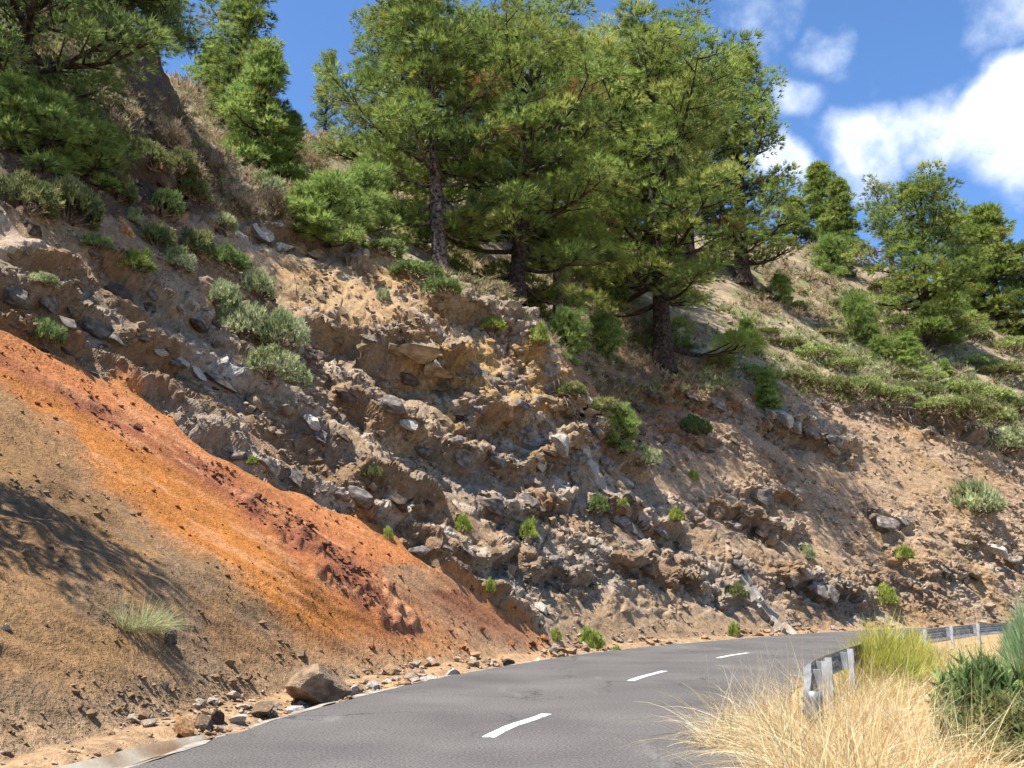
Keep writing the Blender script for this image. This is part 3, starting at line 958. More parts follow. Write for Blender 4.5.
M_PAINT = mat_noise('worn_white_road_paint', (.24, .23, .22), (.74, .73, .70), 14, .7, .2, 60, 8, .005)
for _n in M_PAINT.node_tree.nodes:
    if _n.type == 'VALTORGB':
        _n.color_ramp.elements[0].position = .38; _n.color_ramp.elements[1].position = .50
M_CONC = mat_noise('weathered_concrete', tuple(lin(112, 104, 96)), tuple(lin(160, 150, 136)), 3.0, .9, .5, 25, 8, .02)


def centre_dashes():
    C = np.array([(-3.0, -5), (-1.9, 3.5), (-.28, 10.87), (.48, 13.12), (2.31, 18.45), (3.42, 21.08), (5.68, 25.88), (7.14, 28.39), (11.2, 34.2), (14.2, 37.8), (22, 45.5), (32, 52.5), (48, 59)])
    c = smooth_poly(C, 900)
    s = np.concatenate([[0], np.cumsum(np.linalg.norm(np.diff(c, axis=0), axis=1))])
    marks = []
    for a, b in [((-.28, 10.87), (.48, 13.12)), ((2.31, 18.45), (3.42, 21.08)), ((5.68, 25.88), (7.14, 28.39))]:
        marks.append((s[np.linalg.norm(c - a, axis=1).argmin()], s[np.linalg.norm(c - b, axis=1).argmin()]))
    st = marks[-1][0]
    for k in range(3, 5):
        marks.append((st + 8.9 * k, st + 8.9 * k + 2.8))
    for (sa, sb) in marks:
        V, F = [], []
        for q, t in enumerate(np.linspace(sa, sb, 14)):
            p = np.array([np.interp(t, s, c[:, 0]), np.interp(t, s, c[:, 1])])
            p2 = np.array([np.interp(t + .05, s, c[:, 0]), np.interp(t + .05, s, c[:, 1])])
            d = (p2 - p) / np.linalg.norm(p2 - p); nn = np.array([d[1], -d[0]])
            w = .075 + RNG.uniform(-.006, .006)
            V += [(*(p - nn * w), .005), (*(p + nn * w), .005)]
            if q: F.append((2 * q - 2, 2 * q - 1, 2 * q + 1, 2 * q))
        o = mesh_np('centre_dash', V, F, M_PAINT, ROAD)


centre_dashes()
_i0 = int(np.abs(RE[:, 1] - 4).argmin()); _i1 = int(np.abs(RE[:, 1] - 52).argmin())
EDGEL = ribbon('edge_strip', -0.09, -0.01, _i0, _i1, 0.006, M_CONC, ROAD, nx=1, rag=0.07, seed=5)


def gutter():
    i0 = int(np.abs(RE[:, 1] - 3).argmin()); i1 = int(np.abs(RE[:, 1] - 11.6).argmin())
    V, F = [], []
    prof = [(-.08, -.012), (-.22, -.03), (-.5, -.085), (-.72, -.06), (-.95, .03), (-1.02, .028), (-1.02, -.2)]
    k = len(prof)
    for q, i in enumerate(range(i0, i1)):
        for j, (off, z) in enumerate(prof):
            tp_ = min(1.0, (i1 - 1 - i) / 14)
            p = RE[i] + RN[i] * (off * (.25 + .75 * tp_ ** .6) + .05 * math.sin(i * 2.3) * (j > 2))
            V.append((p[0], p[1], z + RNG.uniform(-.004, .004)))
            if q and j:
                c = q * k + j
                F.append((c - 1 - k, c - k, c, c - 1))
    o = mesh_np('gutter', V, F, mat_noise('dirty_concrete', tuple(lin(110, 88, 66)), tuple(lin(146, 138, 124)), 1.6, .9, .6, 20, 8, .02), smooth=True)
    tag(o, kind='structure')


gutter()
# hill surface near the gutter is kept clear of it by its own shoulder, see land()

# ---------------------------------------------------------------- rocks
def rock_mesh(name, seed, mat, cuts=11, sub=3, flat=.8, rough=.05):
    rg = np.random.default_rng(seed)
    import bmesh
    bm = bmesh.new()
    bmesh.ops.create_icosphere(bm, subdivisions=sub, radius=1.0)
    V = np.array([v.co for v in bm.verts]); F = np.array([[v.index for v in f.verts] for f in bm.faces])
    bm.free()
    for _ in range(cuts):
        d = rg.normal(size=3); d[2] *= flat; d /= np.linalg.norm(d)
        h = rg.uniform(.34, .78)
        t = V @ d - h
        V = V - np.where(t > 0, t, 0)[:, None] * d
    V *= (1 + rough * fbm((V * 1.0 + seed * 3.1).astype(np.float32), .7, seed, 3))[:, None]
    V /= np.abs(V).max(0)
    me = bpy.data.meshes.new(name)
    me.from_pydata(V.tolist(), [], F.tolist())
    me.materials.append(mat)
    return me


ROCKS = {k: [rock_mesh('rock_' + k, 900 + 10 * i + j, m, sub=3 if k != 'x' else 2, rough=.16) for j in range(5)]
         for i, (k, m) in enumerate([('grey', M_ROCK), ('dark', M_ROCKD), ('tan', M_ROCKT), ('pale', M_ROCKW), ('brown', M_ROCKB), ('rusty', M_ROCKO)])}
ZUP = Vector((0, 0, 1))


def add_rock(p, n, sx, sy, sz, kind, rnd, parent=None, name='rock', sink=.46, rot=None):
    o = link_mesh(name, rnd.choice(ROCKS[kind]))
    if rot is None:
        e1 = Vector(E1); nn = Vector(n); nn = (nn + Vector((0, 0, .3))).normalized()
        x = (e1 - nn * e1.dot(nn)).normalized(); y = nn.cross(x)
        M = Matrix((x, y, nn)).transposed()
        M = M @ Matrix.Rotation(rnd.uniform(-.5, .5), 3, 'Z') @ Matrix.Rotation(rnd.uniform(-.35, .35), 3, 'X') @ Matrix.Rotation(rnd.uniform(-.3, .3), 3, 'Y')
        if rnd.random() < .5: M = M @ Matrix.Rotation(math.pi, 3, 'Z')
    else:
        nn = ZUP
        M = Matrix.Rotation(rot, 3, 'Z') @ Matrix.Rotation(rnd.uniform(-.15, .15), 3, 'X')
    loc = Vector([float(c) for c in p]) + nn * (sz * (1 - 2 * sink))
    o.matrix_world = Matrix.LocRotScale(loc, M.to_quaternion(), Vector((sx, sy, sz)))
    if parent is not None: o.parent = parent
    return o


def hill_rocks():
    rnd = random.Random(21)
    n = 0
    hand = [  # column, row, width px, height/width, kind : blocks that stand out in the lava and on the spur
        (18, 296, 40, .8, 'grey'), (48, 300, 34, .8, 'grey'), (72, 318, 30, .7, 'grey'), (100, 328, 44, .6, 'grey'), (118, 334, 30, .6, 'grey'), (146, 341, 24, .7, 'grey'),
        (163, 353, 24, .6, 'pale'), (181, 363, 26, .6, 'pale'), (200, 374, 30, .45, 'pale'), (224, 384, 50, .42, 'grey'), (262, 400, 34, .7, 'tan'), (290, 412, 34, .8, 'tan'), (316, 425, 26, .7, 'pale'), (326, 436, 30, .6, 'grey'),
        (344, 343, 22, .7, 'tan'), (362, 350, 26, .6, 'tan'), (390, 352, 30, .6, 'tan'), (418, 352, 56, .6, 'tan'), (440, 372, 40, .8, 'tan'), (410, 380, 34, .7, 'dark'),
        (262, 236, 36, .7, 'pale'), (284, 240, 26, .8, 'pale'), (300, 244, 24, .6, 'tan'), (318, 250, 24, .6, 'tan'), (35, 225, 34, .9, 'dark'), (120, 285, 40, .6, 'dark'), (150, 305, 36, .5, 'dark'), (200, 328, 30, .6, 'dark'),
        (312, 352, 40, .5, 'dark'), (348, 398, 30, .7, 'dark'), (395, 400, 34, .8, 'grey'), (405, 425, 24, .7, 'pale'), (430, 455, 28, .7, 'grey'), (470, 455, 40, .6, 'grey'), (500, 462, 30, .6, 'grey'),
        (500, 500, 44, .5, 'grey'), (530, 495, 30, .6, 'grey'), (566, 440, 30, .9, 'pale'), (588, 448, 30, .9, 'pale'), (606, 462, 26, .8, 'grey'), (632, 478, 30, .6, 'pale'), (545, 465, 24, .7, 'pale'),
        (640, 528, 50, .45, 'grey'), (662, 535, 30, .6, 'grey'), (622, 520, 30, .6, 'grey'), (780, 418, 30, .7, 'pale'), (796, 430, 24, .9, 'pale'), (770, 410, 20, .8, 'pale'), (815, 436, 26, .7, 'grey'), (838, 446, 26, .8, 'grey'),
        (720, 405, 36, .4, 'grey'), (690, 396, 24, .6, 'grey'), (712, 448, 30, .4, 'grey'), (765, 496, 40, .4, 'grey'), (735, 520, 30, .5, 'grey'), (762, 530, 26, .7, 'dark'), (738, 560, 20, .8, 'grey'), (748, 570, 16, .8, 'dark'),
        (820, 590, 36, .6, 'grey'), (835, 596, 26, .7, 'grey'), (800, 588, 24, .6, 'dark'), (995, 552, 26, .7, 'pale'), (1016, 558, 20, .7, 'grey'), (890, 524, 34, .4, 'grey'), (905, 520, 20, .6, 'pale'), (560, 560, 24, .6, 'grey'), (515, 575, 22, .7, 'grey'),
        (520, 592, 22, .6, 'grey'), (545, 605, 20, .6, 'pale'), (365, 500, 40, .6, 'grey'), (400, 500, 30, .7, 'dark'), (340, 492, 28, .6, 'grey'), (300, 480, 30, .6, 'grey'), (270, 465, 32, .5, 'grey'), (240, 452, 30, .5, 'grey'), (420, 548, 26, .6, 'grey'),
        (150, 186, 34, .6, 'dark'), (170, 178, 44, .6, 'dark'), (132, 230, 26, .8, 'rusty'), (125, 218, 20, .8, 'rusty'), (670, 372, 22, .6, 'dark'), (655, 395, 20, .6, 'dark'), (640, 402, 24, .5, 'dark'), (615, 378, 30, .4, 'dark')]
    for (u, v, w, asp, kind) in hand:
        p, nn, m = spot(u, v)
        s = w * m / 2 * .82
        add_rock(p, nn, s * 1.1, s * .8, s * asp * .85, kind, rnd, HILL, sink=.5); n += 1
    # more blocks along every ledge
    for li, (pts, A, up, dn, y0, y1) in enumerate(LEDGES):
        pa = np.array(pts, float)
        L = pa[-1, 0] - pa[0, 0]
        for k in range(int(L / 30)):
            u = rnd.uniform(pa[0, 0], pa[-1, 0]); v = np.interp(u, pa[:, 0], pa[:, 1]) + rnd.uniform(-14, 8)
            if u < 2 or u > 1022: continue
            kk = hit(u, v)
            if kk is None or ZONE['band'][kk] > .3 or ZONE['scree'][kk] > .3 or ZONE['sand'][kk] > .6: continue
            p, nn, m = HV[kk], HN[kk], _pd[kk] / FPX
            s = rnd.uniform(7, 13) * m / 2
            kind = rnd.choice(['grey', 'grey', 'dark', 'tan'] if u < 600 else ['grey', 'tan', 'tan', 'dark'])
            add_rock(p, nn, s * rnd.uniform(1.0, 1.8), s, s * rnd.uniform(.4, .65), kind, rnd, HILL); n += 1
    # scattered blocks
    t = 0
    while n < 215 and t < 3000:
        t += 1
        u, v = rnd.uniform(2, 1020), rnd.uniform(200, 630)
        kk = hit(u, v)
        if kk is None: continue
        if ZONE['cut'][kk] < .6 or rnd.random() > .25 + ZONE['rock'][kk]: continue
        m = _pd[kk] / FPX
        s = rnd.uniform(8, 15) * m / 2
        add_rock(HV[kk], HN[kk], s * rnd.uniform(.9, 1.3), s, s * rnd.uniform(.5, .9), rnd.choice(['grey', 'dark', 'tan', 'tan']), rnd, HILL); n += 1


hill_rocks()


def rubble():
    """loose stones too many to count, lying on the slopes"""
    rg = np.random.default_rng(5)
    vis = ZB[ZB >= 0]
    D = ZONE['D'][vis]
    w = (.25 + .6 * ZONE['rock'] + 1.2 * ZONE['streak'] + .05 * ZONE['scree'] + .3 * ZONE['cut'] + .05 * ZONE['band'])[vis]
    w *= np.where(ZONE['over'][vis] > .5, .35, 1)
    w += 2.2 * sstep(D, 2.0, 1.1) * (D > .2)
    u = _pu[vis]; w *= (u > -40) & (u < 1060)
    dens = fbm(HV[vis].astype(np.float32), 1.2, 888, 3)
    w *= np.clip(.5 + 2 * dens, .08, 2)
    pick = rg.choice(vis, 9000, p=w / w.sum())
    base = np.array([(1, 0, 0), (-1, 0, 0), (0, 1, 0), (0, -1, 0), (0, 0, 1), (0, 0, -1), (.7, .7, .5), (-.7, .6, .4), (.5, -.7, .5), (-.6, -.6, .5)], float)
    import bmesh
    tmpl = []
    for k in range(8):
        bm = bmesh.new()
        for q in base + rg.normal(0, .22, base.shape): bm.verts.new(q)
        r = bmesh.ops.convex_hull(bm, input=bm.verts)
        bm.verts.ensure_lookup_table(); bm.verts.index_update()
        tmpl.append((np.array([v.co for v in bm.verts]), np.array([[v.index for v in f.verts] for f in bm.faces])))
        bm.free()
    Vs, Fs, Cs, o = [], [], [], 0
    for i in pick:
        V, F = tmpl[rg.integers(8)]
        m = _pd[i] / FPX
        s = m * (.7 + rg.exponential(.9)) * rg.uniform(.7, 1.2)
        if ZONE['D'][i] < 1.4: s *= 1.5
        a = rg.uniform(0, 6.28); ca, sa = math.cos(a), math.sin(a)
        q = V * s * np.array([1, rg.uniform(.6, 1), rg.uniform(.5, .9)])
        q = np.stack([q[:, 0] * ca - q[:, 1] * sa, q[:, 0] * sa + q[:, 1] * ca, q[:, 2]], 1)
        Vs.append(q + HV[i] + HN[i] * s * .25)
        Fs.append(F + o); o += len(V)
        if ZONE['D'][i] < 1.4: c = lk(178, 160, 138) if rg.random() < .5 else lk(160, 130, 100)
        elif ZONE['streak'][i] > .3: c = lk(118, 78, 60)
        elif ZONE['band'][i] > .5: c = lk(150, 90, 55)
        elif ZONE['scree'][i] > .5: c = lk(140, 114, 86)
        else: c = lk(158, 138, 116)
        c = c * rg.uniform(.75, 1.35)
        Cs.append(np.broadcast_to(c, V.shape))
    ob = mesh_np('rubble', np.vstack(Vs), np.vstack(Fs), M_HILL, HILL, np.vstack(Cs), smooth=False)
    ob['kind'] = 'stuff'


rubble()


def boulders():
    rnd = random.Random(4)
    B = [  # column, row of the foot, width px, height px, kind, label, turn
        (320, 701, 66, 34, 'brown', 'large brown boulder lying at the foot of the slope against the road edge', .3),
        (188, 729, 24, 17, 'rusty', 'tan wedge-shaped stone tilted up in the roadside ditch', .8),
        (240, 717, 22, 11, 'pale', 'whitish stone in the ditch nearest left of the other white stones', .2),
        (205, 724, 26, 12, 'brown', 'low brown stone just right of the tan wedge-shaped stone', 1.2),
        (222, 719, 18, 12, 'dark', 'small dark stone between the low brown stone and a whitish one', .5),
        (264, 713, 28, 13, 'brown', 'flat brown stone in the ditch left of the large boulder', .4),
        (299, 708, 20, 9, 'pale', 'small whitish stone touching the left foot of the large boulder', .1),
        (359, 690, 22, 11, 'pale', 'whitish stone right after the large boulder at the road edge', .3),
        (376, 686, 18, 8, 'pale', 'second small whitish stone to the right of the large boulder', .6),
        (404, 684, 36, 11, 'rusty', 'flat rusty slab lying along the road edge between white stones', .25),
        (434, 678, 22, 8, 'pale', 'low white stone just right of the flat rusty slab', .3),
        (454, 674, 24, 9, 'pale', 'rightmost low white stone of the roadside row', .35),
        (513, 662, 18, 6, 'dark', 'small dark flat stone alone by the road edge below the orange earth', .3),
        (123, 754, 12, 9, 'dark', 'small dark red stone on the concrete gutter', .6),
        (175, 643, 18, 16, 'grey', 'grey stone on the brown scree just below the grass tuft', 1.0),
        (303, 652, 16, 6, 'tan', 'small flat tan stone on the scree above the large boulder', .4),
        (10, 624, 12, 6, 'pale', 'small pale stone on the scree at the left edge of the picture', .4),
        (168, 685, 9, 8, 'grey', 'small grey stone low on the scree above the ditch', .2),
        (627, 498, 20, 11, 'grey', 'grey block resting on the slope right of the white rock patch', .3),
        (560, 650, 14, 8, 'grey', 'grey stone at the slope foot left of the two roadside plants', .3),
    ]
    for (u, v, w, h, kind, label, turn) in B:
        p, nn, m = spot(u, v)
        name = 'boulder' if w > 50 else 'stone'
        o = add_rock(p, nn, w * m / 2 * 1.15, w * m / 2 * .85, h * m / 2 * 1.45, kind, rnd, None, name, .2, rot=turn + 1.0)
        tag(o, label, 'boulder' if w > 50 else 'stone', 'loose stones at the foot of the slope')


boulders()


def chute():
    """concrete drainage run down the cut to the road"""
    path = [(742, 570), (752, 584), (760, 597), (770, 609), (780, 620), (794, 632)]
    root = None
    pts = [spot(u, v) for u, v in path]
    p0 = pts[-1][0]
    root = empty('drain_chute', p0)
    tag(root, 'pale concrete drainage chute running down the cut to the road edge', 'drain')
    for i in range(len(pts) - 1):
        a, b = Vector(pts[i][0]), Vector(pts[i + 1][0])
        nn = Vector((pts[i][1] + pts[i + 1][1])).normalized()
        d = (b - a); L = d.length; d.normalize(); sd = d.cross(nn).normalized(); nn = sd.cross(d)
        w = .42 + .1 * (i % 2); c = (a + b) / 2 + nn * .04 - Vector(p0)
        V = []
        for sx in (-1, 1):
            for (y, z) in ((-w, -.3), (-w, .2), (-w * .7, .2), (-w * .5, .05), (w * .5, .05), (w * .7, .2), (w, .2), (w, -.3)):
                V.append(c + d * (sx * L * .485) + sd * y + nn * z)
        F = [(j, (j + 1) % 8, 8 + (j + 1) % 8, 8 + j) for j in range(8)]
        me = bpy.data.meshes.new('slab'); me.from_pydata([tuple(q) for q in V], [], F + [tuple(range(8))[::-1], tuple(range(8, 16))])
        me.materials.append(M_CONC)
        link_mesh('slab', me, root)


chute()


# ---------------------------------------------------------------- plants: building blocks
def tube(pts, rad, sides=7):
    pts = np.asarray(pts, float); rad = np.asarray(rad, float)
    T = np.gradient(pts, axis=0); T /= np.linalg.norm(T, axis=1, keepdims=True) + 1e-9
    ref = np.array([0.31, 0.87, 0.38])
    A = np.cross(T, ref); A /= np.linalg.norm(A, axis=1, keepdims=True) + 1e-9
    B = np.cross(T, A)
    a = np.linspace(0, 2 * math.pi, sides, endpoint=False)
    V = pts[:, None] + rad[:, None, None] * (np.cos(a)[None, :, None] * A[:, None] + np.sin(a)[None, :, None] * B[:, None])
    i = np.arange(len(pts) * sides).reshape(len(pts), sides)
    j = np.roll(i, -1, 1)
    F = np.stack([i[:-1], j[:-1], j[1:], i[1:]], -1).reshape(-1, 4)
    return V.reshape(-1, 3), F


class Acc:
    def __init__(s): s.V, s.F, s.n = [], [], 0

    def add(s, V, F):
        s.V.append(V); s.F.append(F + s.n); s.n += len(V)

    def build(s, name, mat, parent):
        return mesh_np(name, np.vstack(s.V), np.vstack(s.F), mat, parent, smooth=True)


def unit(a):
    return a / (np.linalg.norm(a, axis=-1, keepdims=True) + 1e-9)


def tufts(pos, axis, rg, n, length, width, spread, cols, droop=.0):
    """needle sprays: n thin blades fanning out of each point round its axis"""
    T = len(pos)
    r = unit(rg.normal(size=(T, n, 3)))
    d = unit(axis[:, None] + spread * r)
    L = length * rg.uniform(.7, 1.15, (T, n, 1))
    d[..., 2] -= droop; d = unit(d)
    w = unit(np.cross(d, rg.normal(size=(T, n, 3)))) * (width / 2)
    p = pos[:, None] + d * (L * .04)
    V = np.stack([p + w * .5, p - w * .5, p + d * L * .55 - w, p + d * L * .55 + w, p + d * L], 2)
    nq = T * n
    b = np.arange(nq)[:, None] * 5
    F = np.concatenate([b + np.array([[0, 1, 2]]), b + np.array([[0, 2, 3]]), b + np.array([[3, 2, 4]])], 0)
    C = np.broadcast_to(cols[:, None, None], (T, n, 5, 3))
    return V.reshape(-1, 3), F, C.reshape(-1, 3)


def spray(pos, axis, rg, n, length, width, spread, cols, droop=0.):
    """as tufts, with single triangles"""
    T = len(pos)
    r = unit(rg.normal(size=(T, n, 3)))
    d = axis[:, None] + spread * r
    d[..., 2] -= droop; d = unit(d)
    L = length * rg.uniform(.65, 1.2, (T, n, 1))
    w = unit(np.cross(d, rg.normal(size=(T, n, 3)))) * (width / 2)
    p = np.broadcast_to(pos[:, None], d.shape)
    L = L * rg.uniform(.7, 1.3, (T, 1, 1))
    V = np.stack([p + w, p - w, p + d * L], 2)
    F = np.arange(T * n * 3).reshape(-1, 3)
    C = np.broadcast_to(cols[:, None, None], (T, n, 3, 3))
    return V.reshape(-1, 3), F, C.reshape(-1, 3)


PAL = {'pine': [(116, 132, 64), (132, 146, 72), (98, 114, 57), (144, 150, 78)],
       'dark': [(108, 124, 68), (122, 138, 74), (96, 112, 62)],
       'bright': [(128, 146, 78), (144, 160, 86), (114, 134, 70)],
       'yellow': [(186, 186, 86), (200, 194, 100), (166, 170, 76)],
       'greygreen': [(174, 180, 130), (190, 194, 146), (152, 160, 112)],
       'green': [(128, 146, 86), (144, 160, 98), (112, 130, 76)],
       'olive': [(128, 132, 80), (146, 146, 92), (112, 120, 72)],
       'lime': [(166, 176, 84), (182, 188, 100), (146, 160, 74)],
       'teal': [(140, 164, 116), (154, 176, 128), (124, 148, 104)],
       'heath': [(162, 172, 104), (178, 186, 118), (146, 156, 94)],
       'dry': [(168, 146, 116), (150, 130, 106), (184, 164, 132)]}


def pal(name, n, rg, var=.22):
    c = np.array([lin(*q) for q in PAL[name]]) * .95
    k = c[rg.integers(len(c), size=n)]
    return (k * rg.uniform(1 - var, 1 + var, (n, 1))).astype(np.float32)


# ---------------------------------------------------------------- pines
def crown_shape(kind):
    if kind == 'round': return lambda f: .45 + .55 * math.sin(math.pi * min(1, max(0, f * .92 + .12))) if f < .8 else max(.28, 1 - ((f - .8) / .2) ** 1.5 * .75) * (.45 + .55 * math.sin(math.pi * (.8 * .92 + .12)))
    if kind == 'cone': return lambda f: .10 + .90 * (1 - f) ** .85
    if kind == 'column': return lambda f: (.58 + .42 * math.sin(math.pi * (f * .85 + .08))) * (1 - .38 * f ** 3)
    return lambda f: 1 - .6 * f


def pine_geo(H, R, lo, kind, seed, nb, colour, trunk_r=.45, lean=(0, 0), clump=.85, per=26, needle=.36, wid=.028, nn=11, bare=0.0, side_bias=None, clear=0.0):
    """returns trunk, branches and crown of one pine standing at the origin (metres)"""
    rg = np.random.default_rng(seed)
    shp = crown_shape(kind)
    hz = np.linspace(0, 1, 14)
    bend = np.cumsum(rg.normal(0, .012 * H, (14, 2)), 0) * np.linspace(0, 1, 14)[:, None] * .5
    tp = np.stack([lean[0] * hz ** 1.3 + bend[:, 0], lean[1] * hz ** 1.3 + bend[:, 1], hz * H - .4], 1)
    tr = trunk_r * (1 - hz) ** .8 + .04
    tr[0] *= 1.45; tr[1] *= 1.06
    trunk = tube(tp, tr, 12)
    V = trunk[0]; V += (.08 * trunk_r * fbm(V.astype(np.float32), .5, seed, 2))[:, None] * unit(V - np.repeat(tp, 12, 0))
    branches, cc, ca, cr = [], [], [], []
    for b in range(nb):
        f = (b + rg.uniform(0, 1)) / nb
        z = lo + (1 - lo) * f * .985
        hz_ = z
        org = np.array([np.interp(hz_, hz, tp[:, k]) for k in range(3)])
        az = b * 2.399 + rg.uniform(-.5, .5)
        if z < clear and math.sin(az) < -.1: continue
        L = R * shp(f) * rg.uniform(.55, 1.15)
        L *= 1 + .28 * math.sin(az * 2 + f * 9 + seed) * (1 - .4 * f)
        if side_bias is not None:
            L *= 1 + side_bias[2] * (math.cos(az) * side_bias[0] + math.sin(az) * side_bias[1])
        el = math.radians(-10 + 62 * f + rg.uniform(-14, 14))
        t = np.linspace(0, 1, 7)
        rad = L * t * math.cos(el)
        h = L * (t * math.sin(el) - .10 * np.sin(t * math.pi) + .16 * t ** 2.5)
        wig = rg.normal(0, .05 * L, 2)
        q = np.stack([org[0] + rad * math.cos(az) + wig[0] * t * np.sin(t * 3), org[1] + rad * math.sin(az) + wig[1] * t * np.sin(t * 3), org[2] + h], 1)
        br = max(.02, trunk_r * .34 * (1 - .6 * f) * min(1.2, L / R + .3))
        A = Acc(); A.add(*tube(q, br * (1 - t * .85) + .012, 5))
        ns = max(3, int(L / (clump * .80)))
        for k in range(ns):
            tt = .36 + .64 * (k + rg.uniform(0, .9)) / ns
            if rg.random() < bare: continue
            p0 = np.array([np.interp(tt, t, q[:, j]) for j in range(3)])
            sa = az + (1 if k % 2 else -1) * rg.uniform(.4, 1.2)
            sl = L * rg.uniform(.16, .38) * (1.15 - .5 * tt)
            up = rg.uniform(-.05, .5)
            p1 = p0 + sl * np.array([math.cos(sa), math.sin(sa), up])
            A.add(*tube(np.stack([p0, (p0 + p1) / 2 + [0, 0, -.04 * sl], p1]), np.array([br * .3, br * .22, br * .1]) + .008, 4))
            cc.append(p1); ca.append(unit(p1 - p0)); cr.append(clump * rg.uniform(.7, 1.2))
        cc.append(q[-1]); ca.append(unit(q[-1] - q[-2])); cr.append(clump * rg.uniform(.8, 1.15))
        branches.append(A)
    cc.append(tp[-1] + [0, 0, .2]); ca.append(np.array([0, 0, 1.])); cr.append(clump * .9)
    cc, ca, cr = np.array(cc), np.array(ca), np.array(cr)
    n = (per * (cr / clump) ** 2).astype(int).clip(5)
    ci = np.repeat(np.arange(len(cc)), n)
    o = unit(rg.normal(size=(len(ci), 3))) * rg.uniform(.3, 1.0, (len(ci), 1)) ** .5
    o[:, 2] = np.where(o[:, 2] < -.3, -o[:, 2], o[:, 2]) * .5 + .05
    o[:, :2] *= 1.12
    pos = cc[ci] + o * cr[ci][:, None]
    ax = unit(o * 1.1 + ca[ci] * .35 + np.array([0, 0, .35]))
    cl = 1.3 * pal(colour, len(cc), rg, .24)[ci] * rg.uniform(.8, 1.2, (len(ci), 1)).astype(np.float32)
    dead = (rg.random(len(cc)) < .012)[ci] | (rg.random(len(ci)) < .006)
    cl[dead] = lin(150, 112, 70) * .8
    crown = spray(pos, ax, rg, nn, needle, wid, .52, cl, .22)
    return trunk, branches, crown


def pine(name, geo, loc, rz, sc, label, group, bark):
    root = empty(name, loc, rz, sc)
    tag(root, label, 'pine tree' if 'sapling' not in name else 'young pine', group)
    tr, br, cw = geo
    if isinstance(tr, tuple):
        mesh_np('trunk', tr[0], tr[1], bark, root, smooth=True)
        for A in br: A.build('branch', bark, root)
        mesh_np('crown', cw[0], cw[1], M_NEEDLE, root, cw[2])
    return root


def copy_pine(src, name, loc, rz, sc, label, group, sxy=1.0):
    root = empty(name, loc, rz, sc)
    root.scale = (sc * sxy, sc * sxy, sc)
    tag(root, label, src['category'], group)
    for ch in src.children:
        c = ch.copy(); COL.objects.link(c); c.parent = root
    return root


